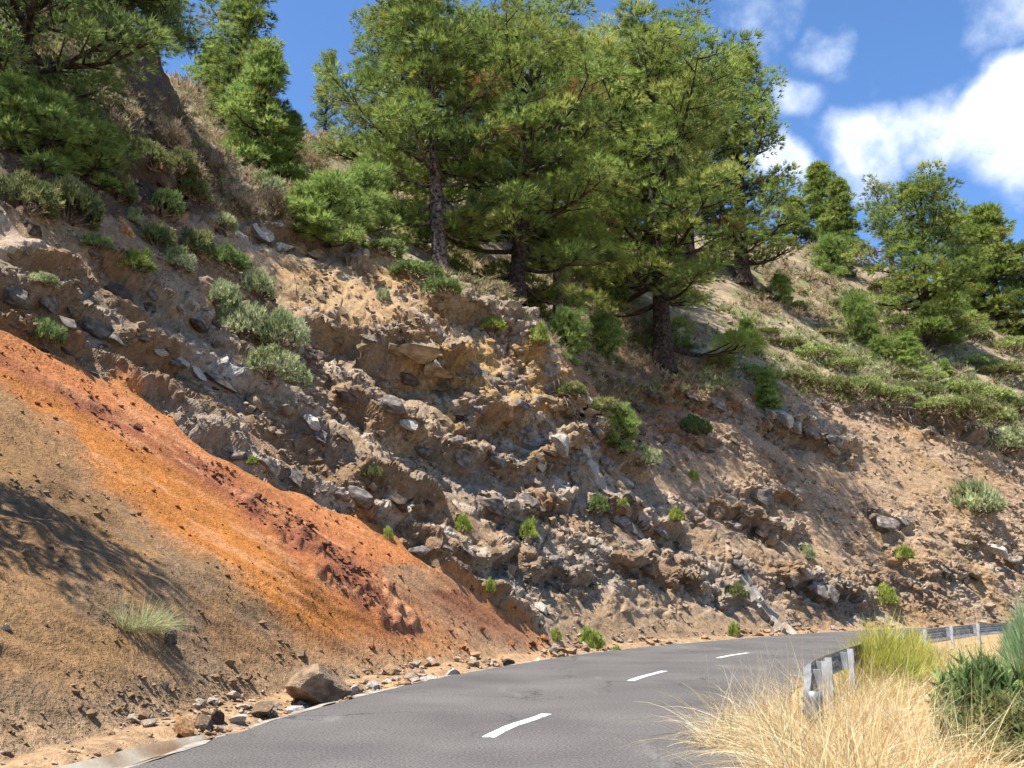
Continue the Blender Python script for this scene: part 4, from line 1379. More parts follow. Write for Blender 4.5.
def forest():
    G = 'pines growing on the slope above the road'
    def foot(u, v, Y, h_px):
        p, nn, m = spot(u, v, Y)
        return p, h_px * m
    # centre-left pine on the spur: bare dark stem leaning left, crown from the middle up
    p, h = foot(440, 272, 46, 312)
    c = pine('pine_tree', pine_geo(h, 4.7, .13, 'column', 11, 54, 'pine', .42, (-1.7, 0), .85, 30, .50, .042, 11, clear=.30), p, 0, 1, 'tall pine with bare grey stem on the spur crest, left of centre', G, M_BARK)
    p, h = foot(516, 326, 48, 330)
    d = pine('pine_tree', pine_geo(h, 5.9, .05, 'column', 12, 62, 'pine', .45, (1.2, 0), .92, 30, .50, .042, 11, clear=.12), p, 0, 1, 'broad pine just behind the spur edge, right of the grey-stemmed pine', G, M_BARKD)
    p, h = foot(664, 366, 60, 382)
    e = pine('pine_tree', pine_geo(h, 7.8, .08, 'column', 13, 72, 'pine', .65, (-1.8, 0), 1.15, 32, .62, .052, 11, clear=.20), p, 0, 1, 'largest pine with thick black trunk standing above the reddish needle litter', G, M_BARKD)
    p, h = foot(742, 272, 86, 250)
    f = pine('pine_tree', pine_geo(h, 5.4, .10, 'column', 14, 54, 'pine', .75, (.4, 0), 1.35, 34, .56, .07), p, 0, 1, 'dark pine with domed top behind the largest pine on its right', G, M_BARKD)
    # shared copies of these fill the stand behind
    p, h = foot(590, 300, 74, 250)
    copy_pine(d, 'pine_tree', p, 2.1, h / 17.5, 'pine half hidden between the broad pine and the largest pine', G)
    p, h = foot(690, 270, 88, 215)
    copy_pine(e, 'pine_tree', p, 1.2, h / 26, 'pine hidden behind the right side of the largest pine', G)
    p, h = foot(470, 225, 66, 215)
    copy_pine(c, 'pine_tree', p, 2.6, h / 15.5, 'pine rising behind the gap between the two centre-left pines', G)
    p, h = foot(560, 345, 52, 230)
    copy_pine(c, 'pine_tree', p, 1.0, h / 16.3, 'slimmer pine leaning out between the broad pine and the largest pine', G)
    p, h = foot(618, 335, 66, 245)
    copy_pine(d, 'pine_tree', p, 5.2, h / 17.8, 'pine directly behind the left side of the largest pine', G)
    p, h = foot(388, 208, 58, 200)
    copy_pine(d, 'pine_tree', p, 4.0, h / 17.5, 'left outermost pine of the central stand, round tufted crown', G)
    p, h = foot(324, 142, 84, 102)
    copy_pine(f, 'pine_tree', p, .7, h / 24, 'small dark pine alone on the skyline left of the central stand', G, .62)
    # tall narrow pines on the left skyline
    p, h = foot(236, 175, 52, 215)
    a = pine('pine_tree', pine_geo(h, 2.0, .10, 'column', 21, 44, 'pine', .34, (-.6, 0), .7, 26, .38, .045), p, 0, 1, 'tall slender pine cut by the top of the picture, upper left', G, M_BARKD)
    p, h = foot(256, 188, 46, 152)
    b = pine('pine_tree', pine_geo(h, 2.4, .04, 'cone', 22, 44, 'bright', .22, (0, 0), .6, 26, .36, .042), p, 0, 1, 'light green cone-shaped pine in front of the tall slender pine', G, M_BARKD)
    p, h = foot(284, 190, 47, 88)
    copy_pine(b, 'pine_tree', p, 1.3, h / 8.0, 'short light green pine at the right foot of the cone-shaped pine', G)
    p, h = foot(208, 125, 64, 70)
    copy_pine(b, 'pine_tree', p, 2.3, h / 8.0, 'small pine on the skyline between the shaded spur and the slender pine', G, 1.5)
    # upper left: pines over the shaded spur
    p, h = foot(8, 118, 25, 210)
    k = pine('pine_tree', pine_geo(h, 3.2, .25, 'round', 31, 30, 'dark', .36, (.2, 0), .7, 30, .34, .032), p, 0, 1, 'dark-trunked pine at the upper left corner above the shaded rock', G, M_BARKD)
    p, h = foot(112, 70, 32.5, 110)
    copy_pine(k, 'pine_tree', p, 2.0, h / 6.0, 'spreading olive pine hanging over the shaded rock spur', G, 1.45)
    p, h = foot(150, 92, 35.5, 84)
    copy_pine(k, 'pine_tree', p, 4.0, h / 6.0, 'short dark pine at the right end of the shaded spur', G, 1.0)
    p, h = foot(70, 30, 32, 120)
    copy_pine(k, 'pine_tree', p, 5.1, h / 6.0, 'pine between the corner pine and the spreading olive pine', G, 1.0)
    # right-hand skyline groups
    p, h = foot(826, 262, 122, 98)
    g = pine('pine_tree', pine_geo(h, 4.0, .06, 'cone', 41, 40, 'pine', .4, (.3, 0), 1.1, 26, .6, .085), p, 0, 1, 'cone-shaped pine on the skyline below the big white cloud', G, M_BARKD)
    p, h = foot(846, 268, 118, 90)
    copy_pine(g, 'pine_tree', p, 2.2, h / 13.4, 'pine touching the right side of the skyline cone-shaped pine', G, .9)
    p, h = foot(796, 255, 122, 52)
    copy_pine(g, 'pine_tree', p, 4.2, h / 13.4, 'low round pine left of the skyline cone-shaped pine', G, 1.5)
    p, h = foot(930, 352, 95, 176)
    j = pine('pine_tree', pine_geo(h, 6.0, .06, 'round', 42, 54, 'pine', .55, (.5, 0), 1.2, 32, .58, .075), p, 0, 1, 'bushy full-crowned pine in the middle of the right-hand group', G, M_BARKD)
    p, h = foot(898, 300, 108, 132)
    q = pine('pine_tree', pine_geo(h, 3.4, .22, 'column', 43, 26, 'olive', .36, (-.6, 0), .9, 18, .5, .065, 9, .25), p, 0, 1, 'thin half-bare pine at the left edge of the right-hand group', G, M_BARK)
    p, h = foot(1000, 320, 112, 128)
    copy_pine(g, 'pine_tree', p, 1.0, h / 13.4, 'pointed pine at the right edge of the right-hand group', G, 1.05)
    p, h = foot(975, 318, 114, 100)
    copy_pine(j, 'pine_tree', p, 3.0, h / 18, 'round pine between the bushy pine and the pointed pine', G, 1.0)
    p, h = foot(1030, 322, 110, 92)
    copy_pine(j, 'pine_tree', p, 5.0, h / 18, 'round pine cut by the right edge of the picture', G, 1.1)
    # young pines
    YG = 'young pines scattered over the slope'
    s1 = pine('pine_sapling', pine_geo(2.0, .75, .02, 'cone', 51, 26, 'bright', .04, (0, 0), .22, 18, .20, .026, 9), (0, 0, -50), 0, 1, 'x', YG, M_BARKD)
    s2 = pine('pine_sapling', pine_geo(2.2, 1.25, .02, 'round', 52, 30, 'bright', .06, (0, 0), .30, 20, .24, .026, 9), (0, 0, -50), 0, 1, 'x', YG, M_BARKD)
    first = {id(s1): True, id(s2): True}
    SAP = [(s1, 770, 403, None, 42, 1.0, 'bright green sapling at the cut edge below the largest pine'),
           (s1, 752, 346, None, 38, .9, 'green sapling right of the largest pine, under its outer branches'),
           (s1, 785, 298, None, 34, 1.1, 'sapling on the slope between the dark domed pine and the skyline'),
           (s2, 862, 338, None, 52, .7, 'tallest yellowish young pine of the pair below the skyline gap'),
           (s2, 883, 358, None, 30, .8, 'smaller yellowish young pine at the foot of the taller one'),
           (s1, 913, 360, None, 36, 1.2, 'bright young pine at the left foot of the bushy pine'),
           (s1, 948, 371, None, 18, 1.1, 'tiny sapling right of the bushy pine, upper of two'),
           (s1, 957, 391, None, 20, .9, 'tiny sapling right of the bushy pine, lower of two'),
           (s2, 620, 446, None, 44, .8, 'bright green young pine in the gully below the reddish litter'),
           (s2, 604, 342, 56, 46, .8, 'green young pine left of the largest pine trunk'),
           (s2, 566, 366, 45.5, 50, .7, 'yellow-green young pine at the right tip of the spur crest'),
           (s2, 330, 232, None, 66, 1.1, 'light green bushy young pine on the spur, left of the stand'),
           (s2, 362, 232, 43, 78, .9, 'light green bushy young pine on the spur, nearest the stand'),
           (s2, 306, 226, None, 44, 1.1, 'low light green young pine at the left end of the spur crest'),
           (s2, 45, 160, None, 80, 1.0, 'green bushy young pine on the shaded rock at the left'),
           (s2, 90, 172, None, 60, 1.1, 'green young pine lower right of the bushy one on the shaded rock'),
           (s2, 836, 268, None, 40, .9, 'bright young pine in front of the skyline cone-shaped pine'),
           (s2, 950, 318, None, 50, 1.1, 'bright green young pine filling the gap behind the bushy pine'),
           (s2, 8, 130, None, 70, 1.0, 'young pine at the left picture edge under the corner pine')]
    for i, (src, u, v, Y, hp, sx, label) in enumerate(SAP):
        p, nn, m = spot(u, v, Y)
        k_ = hp * m / (2.0 if src is s1 else 2.35)
        if first.get(id(src)):
            src.location = p; src.scale = (k_ * sx, k_ * sx, k_); src.rotation_euler = (0, 0, i * 1.1); src['label'] = label; first[id(src)] = False
        else:
            copy_pine(src, 'pine_sapling', p, i * 1.1, k_, label, YG, sx)
    # pines on the slope outside the picture whose shade falls into it
    for (x, y, h, lab) in [(-9.2, 11.6, 6.6, 'thin pine on the left slope just outside the picture')]:
        z, _ = land([x], [y])
        copy_pine(q, 'pine_tree', (x, y, float(z[0])), 1.0 + x, h / 16.2, lab, G)


forest()


# ---------------------------------------------------------------- shrubs
def shrub_mesh(kind, colour, seed, n=520, leaf=.085, lw=.035, nn=6, dome=.75, wood=True, spread=.9, droop=.0, fill=.5):
    """unit shrub: radius 1, height about dome"""
    rg = np.random.default_rng(seed)
    lob = unit(rg.normal(size=(16, 3))); lob[:, 2] = np.abs(lob[:, 2]) * .9
    lr = rg.uniform(.7, 1.05, 16)
    d = unit(rg.normal(size=(n, 3))); d[:, 2] = np.abs(d[:, 2])
    k = (d @ lob.T).argmax(1)
    bulge = lr[k] * (.72 + .28 * np.clip((d @ lob.T).max(1), 0, 1) ** 6)
    r = bulge * rg.uniform(fill, 1.0, n) ** .5
    pos = d * r[:, None] * np.array([1, 1, dome])
    ax = unit(d * .8 + np.array([0, 0, .7]))
    cl = pal(colour, 16, rg, .14)[k] * rg.uniform(.75, 1.25, (n, 1)).astype(np.float32)
    leafm = spray(pos, ax, rg, nn, leaf, lw, spread, cl, droop)
    stems = Acc()
    for i in range(16):
        q = d[rg.integers(n)] * np.array([1, 1, dome]) * .85
        stems.add(*tube(np.stack([np.array([0, 0, -.1]) + rg.normal(0, .05, 3) * [1, 1, 0], q * .5 + [0, 0, -.05], q]), [.022, .016, .008], 4))
    return leafm, stems


def make_meshes(kind, colour, seed, **kw):
    lf, st = shrub_mesh(kind, colour, seed, **kw)
    a = mesh_np('foliage', lf[0], lf[1], M_LEAF, None, lf[2]); b = st.build('stems', M_TWIG, None)
    ma, mb = a.data, b.data
    bpy.data.objects.remove(a); bpy.data.objects.remove(b)
    return ma, mb


SH = {}
for i, (nm, colr, kw) in enumerate([('greygreen', 'greygreen', dict(n=800, leaf=.13, lw=.045)), ('green', 'green', dict(n=700, leaf=.14, lw=.05)), ('olive', 'olive', dict(n=700, leaf=.13, lw=.045)),
                                    ('lime', 'lime', dict(n=420, leaf=.2, lw=.06, dome=.95)), ('dry', 'dry', dict(n=500, leaf=.16, lw=.02, nn=5, dome=.6, fill=.2)), ('mat', 'olive', dict(n=900, leaf=.09, lw=.035, dome=.38)),
                                    ('broom', 'yellow', dict(n=420, leaf=.5, lw=.014, nn=6, dome=1.0, spread=.6, fill=.05)), ('teal', 'teal', dict(n=1500, leaf=.26, lw=.014, nn=7, dome=1.0, spread=.5, fill=.15)),
                                    ('leafy', 'green', dict(n=650, leaf=.17, lw=.06, dome=.8, fill=.2)), ('limemat', 'heath', dict(n=900, leaf=.09, lw=.035, dome=.42))]):
    SH[nm] = [make_meshes(nm, colr, 600 + i * 7 + j, **kw) for j in range(2)]
_shn = [0]


def shrub(kind, p, sx, sy, sz, label, group, name='shrub', cat='shrub', rz=None):
    """half-widths sx, sy and height scale sz in metres"""
    i = _shn[0]; _shn[0] += 1
    root = empty(name, p, i * 1.7 if rz is None else rz)
    root.scale = (sx, sy, sz)
    tag(root, label, cat, group)
    ma, mb = SH[kind][i % 2]
    link_mesh('foliage', ma, root); link_mesh('stems', mb, root)
    return root


def shrubs():
    G = 'shrubs on the slope'
    S = [  # kind, column, row of the foot, width px, height px, label
        ('greygreen', 240, 330, 60, 50, 'large grey-green shrub in the middle of the left slope, left half of the clump'),
        ('greygreen', 275, 340, 62, 48, 'large grey-green shrub in the middle of the left slope, right half of the clump'),
        ('greygreen', 225, 300, 44, 36, 'grey-green shrub at the upper left of the large clump'),
        ('greygreen', 262, 292, 44, 34, 'grey-green shrub at the upper right of the large clump'),
        ('greygreen', 268, 374, 58, 36, 'pale grey-green shrub below the large clump, left of two'),
        ('greygreen', 295, 378, 44, 30, 'pale grey-green shrub below the large clump, right of two'),
        ('green', 232, 262, 44, 28, 'green shrub in the hollow above the large grey-green clump'),
        ('olive', 200, 250, 44, 34, 'olive shrub on the slope between the shaded spur and the hollow'),
        ('greygreen', 178, 262, 40, 28, 'grey-green shrub above the dark ledge on the left slope'),
        ('lime', 140, 272, 44, 26, 'yellowish shrub on the dark ledge at the left'),
        ('olive', 160, 240, 44, 34, 'olive shrub under the shaded rock spur'),
        ('green', 165, 215, 40, 34, 'green shrub high under the shaded rock spur'),
        ('greygreen', 135, 218, 24, 22, 'small grey-green shrub beside the rusty rocks'),
        ('green', 185, 190, 30, 26, 'green shrub at the right edge of the shaded spur'),
        ('olive', 70, 215, 80, 60, 'wide dark olive shrub below the young pines at the left'),
        ('olive', 30, 205, 70, 46, 'wide dark olive shrub at the left picture edge'),
        ('green', 48, 340, 36, 34, 'green plant growing from the grey ledge above the orange band'),
        ('greygreen', 48, 285, 34, 16, 'low pale shrub on the brown soil at the left'),
        ('green', 386, 250, 56, 20, 'green mat of shrub on the spur crest, upper end'),
        ('green', 415, 270, 56, 22, 'green mat of shrub on the spur crest, middle'),
        ('green', 446, 288, 44, 18, 'green mat of shrub on the spur crest, lower end'),
        ('greygreen', 388, 295, 18, 16, 'small grey-green shrub on the sandy patch of the spur'),
        ('lime', 488, 326, 28, 18, 'pale lime shrub at the spur edge below the broad pine'),
        ('lime', 535, 346, 24, 26, 'pale lime shrub at the spur edge right of the other lime one'),
        ('olive', 600, 408, 60, 22, 'flat olive shrub in the shade of the gully'),
        ('olive', 575, 395, 40, 18, 'dark olive shrub where the spur meets the gully'),
        ('greygreen', 640, 466, 44, 24, 'grey-green shrub at the mouth of the gully'),
        ('green', 690, 428, 40, 22, 'green shrub on the cut edge left of the sapling'),
        ('greygreen', 980, 508, 62, 44, 'large grey-green shrub on the far cut at the right'),
        ('greygreen', 1005, 444, 50, 28, 'grey-green shrub overhanging the far cut at the right edge'),
        ('lime', 467, 525, 20, 20, 'small lime plant on the lower cut, left of a pair'),
        ('lime', 530, 533, 20, 24, 'small lime plant on the lower cut, right of a pair'),
        ('olive', 375, 477, 24, 18, 'small olive plant on the grey rocks above the orange band'),
        ('green', 594, 510, 26, 22, 'small green plant in the middle of the cut face'),
        ('lime', 680, 522, 18, 16, 'bright small plant right of the grey overhanging block'),
        ('lime', 624, 503, 12, 10, 'tiny plant right of the middle of the cut face'),
        ('lime', 696, 474, 12, 12, 'tiny lime plant high on the far cut'),
        ('lime', 590, 644, 26, 26, 'green roadside plant at the foot of the grey rocks'),
        ('lime', 560, 633, 14, 14, 'small yellow-green plant left of the roadside plant'),
        ('lime', 620, 650, 12, 10, 'tiny plant at the road edge right of the roadside plant'),
        ('greygreen', 810, 553, 20, 18, 'small grey-green plant on the lower far cut'),
        ('lime', 907, 558, 20, 16, 'yellow-green plant on the far cut, upper of two'),
        ('lime', 890, 597, 26, 22, 'yellow-green plant on the far cut, lower of two'),
        ('lime', 735, 630, 14, 18, 'small plant at the road edge left of the drainage chute'),
        ('olive', 740, 592, 22, 22, 'olive plant beside the top of the drainage chute'),
        ('lime', 257, 461, 16, 10, 'tiny plant on the top edge of the orange band'),
        ('lime', 391, 533, 12, 14, 'tiny plant hanging under the grey overhang'),
        ('lime', 492, 592, 14, 16, 'tiny plant at the lower end of the orange band'),
    ]
    S += [('dry', 215, 165, 50, 30, 'grey-brown dry shrub beside the slender pine, left of three'), ('olive', 200, 200, 36, 24, 'olive shrub on the slope right of the shaded spur'),
          ('dry', 238, 205, 54, 30, 'grey-brown dry shrub below the cone-shaped pine'), ('dry', 275, 205, 44, 26, 'grey-brown dry shrub right of the cone-shaped pine'),
          ('greygreen', 268, 188, 40, 26, 'grey-green shrub at the foot of the short light green pine'), ('dry', 310, 160, 40, 20, 'grey-brown dry shrub on the skyline left of the stand'),
          ('greygreen', 225, 222, 36, 22, 'grey-green shrub above the hollow, right of the shaded spur'), ('olive', 120, 195, 44, 32, 'olive shrub in the shade below the young pines'),
          ('olive', 150, 168, 46, 34, 'dark olive shrub on the face of the shaded spur'), ('olive', 118, 150, 50, 40, 'dark olive shrub on the shaded spur under the spreading pine'),
          ('dry', 175, 140, 44, 30, 'dry brown shrub at the right edge of the shaded spur'), ('olive', 185, 165, 34, 30, 'olive shrub low on the right edge of the shaded spur'),
          ('green', 100, 245, 34, 22, 'green shrub on the brown soil right of the dark boulder at the left')]
    for (kind, u, v, w, h, lab) in S:
        p, nn, m = spot(u, v)
        hh = {'lime': .95, 'greygreen': .75, 'green': .75, 'olive': .75, 'dry': .6}[kind]
        shrub(kind, p - np.array([0, 0, .04]), w * m * .58, w * m * .5, h * m / hh * .95, lab, G)
    # low heath cushions along the top of the far cut
    G2 = 'low heath cushions above the far cut'
    rnd = random.Random(8)
    H = [(760, 372, 50), (800, 378, 56), (830, 385, 60), (858, 388, 52), (888, 395, 60), (915, 392, 54), (940, 405, 60), (968, 412, 60), (995, 418, 56), (1018, 405, 56), (985, 395, 54), (955, 388, 50), (925, 375, 44), (820, 352, 44), (790, 340, 36), (845, 365, 44),
         (770, 330, 34), (905, 372, 40), (720, 362, 44), (735, 335, 30), (1000, 370, 54), (1015, 345, 50), (980, 360, 44), (830, 330, 34), (870, 330, 30), (840, 300, 26), (800, 305, 28), (770, 290, 26), (880, 285, 26), (850, 272, 22), (975, 335, 36), (1010, 325, 40)]
    ORD = ['first', 'second', 'third', 'fourth', 'fifth', 'sixth', 'seventh', 'eighth', 'ninth', 'tenth', 'eleventh', 'twelfth', 'thirteenth', 'fourteenth']
    rows = [sorted(q for q in H if q[1] >= 385), sorted(q for q in H if 350 <= q[1] < 385), sorted(q for q in H if q[1] < 350)]
    where = ['the row edging the far cut', 'the second row above the far cut', 'the upper row under the skyline']
    H = [(u, v, w, '%s low heath cushion from the left in %s' % (ORD[i], where[r])) for r in range(3) for i, (u, v, w) in enumerate(rows[r])]
    for i, (u, v, w, hlab) in enumerate(H):
        p, nn, m = spot(u, v)
        shrub('limemat' if (i % 3 and v > 340) else 'mat', p - np.array([0, 0, .05]), w * m * .68, w * m * .55, w * m * rnd.uniform(.6, .9), hlab, G2)


shrubs()


def scrub():
    """dry heath and dead twigs covering the upper slopes, nobody could count it"""
    rg = np.random.default_rng(77)
    vis = ZB[ZB >= 0]
    w = ZONE['over'][vis].copy()
    w *= np.clip(.35 + 2.2 * fbm(HV[vis].astype(np.float32), 5, 889, 3), .0, 2)
    w *= (_pu[vis] > -120) & (_pu[vis] < 1250)
    edge = (_pu[vis] > 700) & (_pd[vis] < 112)
    w += edge * ZONE['over'][vis] * .9 * sstep(_pv[vis] - CUTTOP(_pu[vis]), -85, -40)
    w += ((_pu[vis] > 180) & (_pu[vis] < 330) & (_pv[vis] < 225)) * ZONE['over'][vis] * 1.2
    pick = rg.choice(vis, 9200, p=w / w.sum())
    sc = (_pd[pick] / FPX)[:, None]
    Vs, Fs, Cs, o = [], [], [], 0
    for kind, colr, frac, nn, L, wd in (('dry', 'dry', .5, 8, 7, .9), ('olive', 'olive', .35, 8, 5, 1.1), ('g', 'greygreen', .15, 8, 5, 1.1)):
        near_edge = (_pu[pick] > 700) & (_pv[pick] > CUTTOP(_pu[pick]) - 75)
        pk = pick[rg.random(len(pick)) < np.where(near_edge, {'dry': .12, 'olive': .35, 'g': .6}[kind], frac)]
        m = _pd[pk] / FPX
        for rep_ in range(3):
            pos = HV[pk] + rg.normal(0, 1, (len(pk), 3)) * m[:, None] * np.array([3.5, 3.5, .8]) + np.array([0, 0, .02])
            ax = unit(HN[pk] * .6 + np.array([0, 0, .8]))
            V, F, C = spray(pos, ax, rg, nn, 1.0, .16, .9, pal(colr, len(pk), rg, .3))
            base = np.repeat(pos, nn * 3, 0)
            V = base + (V - base) * np.repeat(m * L * rg.uniform(.6, 1.3, len(pk)), nn * 3)[:, None]
            Vs.append(V); Fs.append(F + o); Cs.append(C); o += len(V)
    ob = mesh_np('scrub', np.vstack(Vs), np.vstack(Fs), M_LEAF, None, np.vstack(Cs))
    tag(ob, 'dry heath and dead twigs scattered over the upper slope', 'scrub', kind='stuff')


scrub()


def blades(pos, direc, length, width, rg, cols, seg=5, grav=.5):
    """curved grass blades and stalks"""
    n = len(pos)
    t = np.linspace(0, 1, seg + 1)
    d = unit(direc)
    P = pos[:, None] + d[:, None] * (length[:, None] * t)[..., None]
    P[..., 2] -= (grav * length)[:, None] * t[None] ** 2 * np.linalg.norm(d[:, :2], axis=1)[:, None]
    sd = unit(np.cross(d, rg.normal(size=(n, 3))))
    wv = width[:, None] * (1 - .85 * t[None])
    A = P + sd[:, None] * wv[..., None] / 2; B = P - sd[:, None] * wv[..., None] / 2
    V = np.stack([A, B], 2).reshape(n, -1, 3)
    k = 2 * (seg + 1)
    b = np.arange(n)[:, None] * k
    F = np.concatenate([b + np.array([[2 * i, 2 * i + 1, 2 * i + 3, 2 * i + 2]]) for i in range(seg)], 0)
    C = np.broadcast_to(cols[:, None], (n, k, 3))
    return V.reshape(-1, 3), F, C.reshape(-1, 3)


def scree_grass():
    p, nn, m = spot(140, 622)
    rg = np.random.default_rng(3)
    root = empty('grass_tuft', p)
    tag(root, 'lone yellow-green grass tuft on the brown scree', 'grass')
    for nm, colr, n, L in (('blades', 'greygreen', 520, .62), ('dry_blades', 'dry', 300, .55)):
        a = rg.uniform(0, 6.28, n); r = np.sqrt(rg.uniform(0, 1, n)) * .32
        pos = np.stack([np.cos(a) * r * 1.2, np.sin(a) * r, -.05 - .12 * np.cos(a) * r], 1)
        d = np.stack([np.cos(a) * .8 + rg.normal(0, .3, n) + .25, np.sin(a) * .6 + rg.normal(0, .3, n) - .1, rg.uniform(.6, 1.5, n)], 1)
        V, F, C = blades(pos, d, L * rg.uniform(.5, 1.1, n), np.full(n, .010), rg, pal(colr, n, rg, .2) * 1.15, 4, .45)
        mesh_np(nm, V, F, M_STRAW, root, C)


scree_grass()


def roots():
    """dead roots and branches caught along the top of the cut"""
    rnd = random.Random(12)
    for nm, lab, pts, n in (('dead_branches', 'tangle of dead grey branches hanging at the right tip of the spur', [(545, 372), (560, 385), (572, 405), (580, 425)], 26),
                            ('exposed_roots', 'dark exposed roots along the top edge of the far cut', [(860, 400), (890, 408), (915, 414), (945, 424), (965, 430)], 30)):
        pa = np.array(pts, float)
        root = empty(nm, spot(*pts[0])[0])
        tag(root, lab, 'dead wood')
        o = np.array(root.location)
        for i in range(n):
            t = rnd.uniform(0, len(pts) - 1.01); k = int(t); a = pa[k] * (1 - t + k) + pa[k + 1] * (t - k)
            p, nn, m = spot(a[0] + rnd.uniform(-5, 5), a[1] + rnd.uniform(-6, 6))
            d = np.array([rnd.uniform(-.3, 1), rnd.uniform(-.3, .3), rnd.uniform(-1, -.1)])
            L = rnd.uniform(8, 26) * m
            q = [p + nn * .15]
            for s_ in range(4):
                d = unit(d + np.array([rnd.uniform(-.4, .4), rnd.uniform(-.4, .4), rnd.uniform(-.35, .25)]))
                q.append(q[-1] + d * L / 4 + nn * .03)
            r = rnd.uniform(.5, 1.2) * m
            V, F = tube(np.array(q) - o, np.linspace(r, r * .3, 5), 5)
            mesh_np('dead_branch' if 'dead' in nm else 'root', V, F, M_TWIG, root, smooth=True)


roots()


# ---------------------------------------------------------------- guardrail, verge plants, dry grass
M_STEEL = mat_noise('galvanised_steel', (.22, .23, .235), (.40, .41, .42), 3, .5, .1, 30, 5, .003)
M_STEEL.node_tree.nodes['Principled BSDF'].inputs['Metallic'].default_value = .55
M_POST = mat_noise('dull_galvanised_post', (.26, .26, .26), (.46, .46, .45), 5, .6, .1, 30, 5, .003)


def guardrail():
    path = smooth_poly([(3.30, 10.55), (3.56, 11.25), (4.02, 12.5), (5.25, 15), (8.1, 20.3), (11.6, 26.2), (17.6, 33.9), (26, 40.5), (37, 46.5)], 260)
    s = np.concatenate([[0], np.cumsum(np.linalg.norm(np.diff(path, axis=0), axis=1))])
    root = empty('guardrail', (path[0][0], path[0][1], 0))
    tag(root, 'galvanised steel guardrail with near end half buried in dry grass', 'guardrail')
    o = np.array([path[0][0], path[0][1], 0])
    T = np.gradient(path, axis=0); T /= np.linalg.norm(T, axis=1, keepdims=True)
    Nl = np.stack([-T[:, 1], T[:, 0]], 1)           # towards the road
    prof = [(-.155, .0), (-.135, .004), (-.11, .045), (-.095, .078), (-.055, .082), (-.035, .05), (-.015, .012), (.015, .012), (.035, .05), (.055, .082), (.095, .078), (.11, .045), (.135, .004), (.155, .0)]
    prof2 = prof + [(h, d - .008) for h, d in prof[::-1]]
    k = len(prof2); V, F = [], []
    for i in range(len(path)):
        e = 1 - sstep(s[i], 0, 1.5)
        zc = .60 - .22 * e
        sq = 1 - .12 * e
        for (h, d) in prof2:
            q = path[i] + Nl[i] * (d + .30 * e * .4 * (h < 0) * 0)
            V.append((q[0] - o[0], q[1] - o[1], zc + h * sq))
        if i:
            for j in range(k):
                a = (i - 1) * k + j; b = (i - 1) * k + (j + 1) % k
                F.append((a, b, b + k, a + k))
    mesh_np('rail', V, F, M_STEEL, root, smooth=False)
    # rounded end piece that closes the near end
    A = []
    q0, n0, t0 = path[0], Nl[0], T[0]
    for a in np.linspace(0, math.pi * 1.15, 12):
        A.append(q0 - t0 * .14 * math.sin(a) + n0 * (.04 - .15 * (1 - math.cos(a)) * .6))
    V, F = [], []
    for i, q in enumerate(A):
        for z in (.38 - .165, .38 - .08, .38, .38 + .08, .38 + .165):
            bul = .03 if abs(z - .38) in (.08,) else 0
            V.append((q[0] - o[0] - t0[0] * bul, q[1] - o[1] - t0[1] * bul, z))
        if i:
            for j in range(4):
                c = (i - 1) * 5 + j
                F.append((c, c + 1, c + 6, c + 5))
    end = mesh_np('end_terminal', V, F, M_STEEL, root, smooth=True)
    sm = end.modifiers.new('thickness', 'SOLIDIFY'); sm.thickness = .008
    first = None
    for sp in [1.35, 2.15, 4.75, 8.75, 12.75, 16.75, 20.75, 24.75, 28.75, 32.75, 36.75, 40.75, 44.75]:
        if sp > s[-1]: break
        x, y = np.interp(sp, s, path[:, 0]), np.interp(sp, s, path[:, 1])
        tx, ty = np.interp(sp, s, T[:, 0]), np.interp(sp, s, T[:, 1])
        ang = math.atan2(ty, tx)
        nx, ny = -ty, tx
        if first is None:
            c = [(-.06, .03), (.06, .03), (.06, -.05), (.035, -.05), (.035, -.042), (.052, -.042), (.052, .022), (-.052, .022), (-.052, -.042), (-.035, -.042), (-.035, -.05), (-.06, -.05)]
            nv = len(c)
            V = [(a, b, -.5) for a, b in c] + [(a, b, .78) for a, b in c]
            me = bpy.data.meshes.new('post')
            me.from_pydata(V, [], [(i, (i + 1) % nv, nv + (i + 1) % nv, nv + i) for i in range(nv)] + [tuple(range(nv))[::-1], tuple(range(nv, 2 * nv))])
            me.materials.append(M_POST)
            sb = [(x_, y_, z_) for x_ in (-.05, .05) for y_ in (-.06, .06) for z_ in (-.13, .13)]
            ms = bpy.data.meshes.new('spacer')
            ms.from_pydata(sb, [], [(0, 1, 3, 2), (4, 6, 7, 5), (0, 4, 5, 1), (2, 3, 7, 6), (0, 2, 6, 4), (1, 5, 7, 3)])
            ms.materials.append(M_STEEL)
            first = (me, ms)
        po = link_mesh('post', first[0], root)
        po.location = (x - nx * .16 - o[0], y - ny * .16 - o[1], 0); po.rotation_euler = (0, 0, ang)
        so = link_mesh('spacer', first[1], po)
        so.location = (0, .098, .60 if sp > 1.5 else .55)


guardrail()


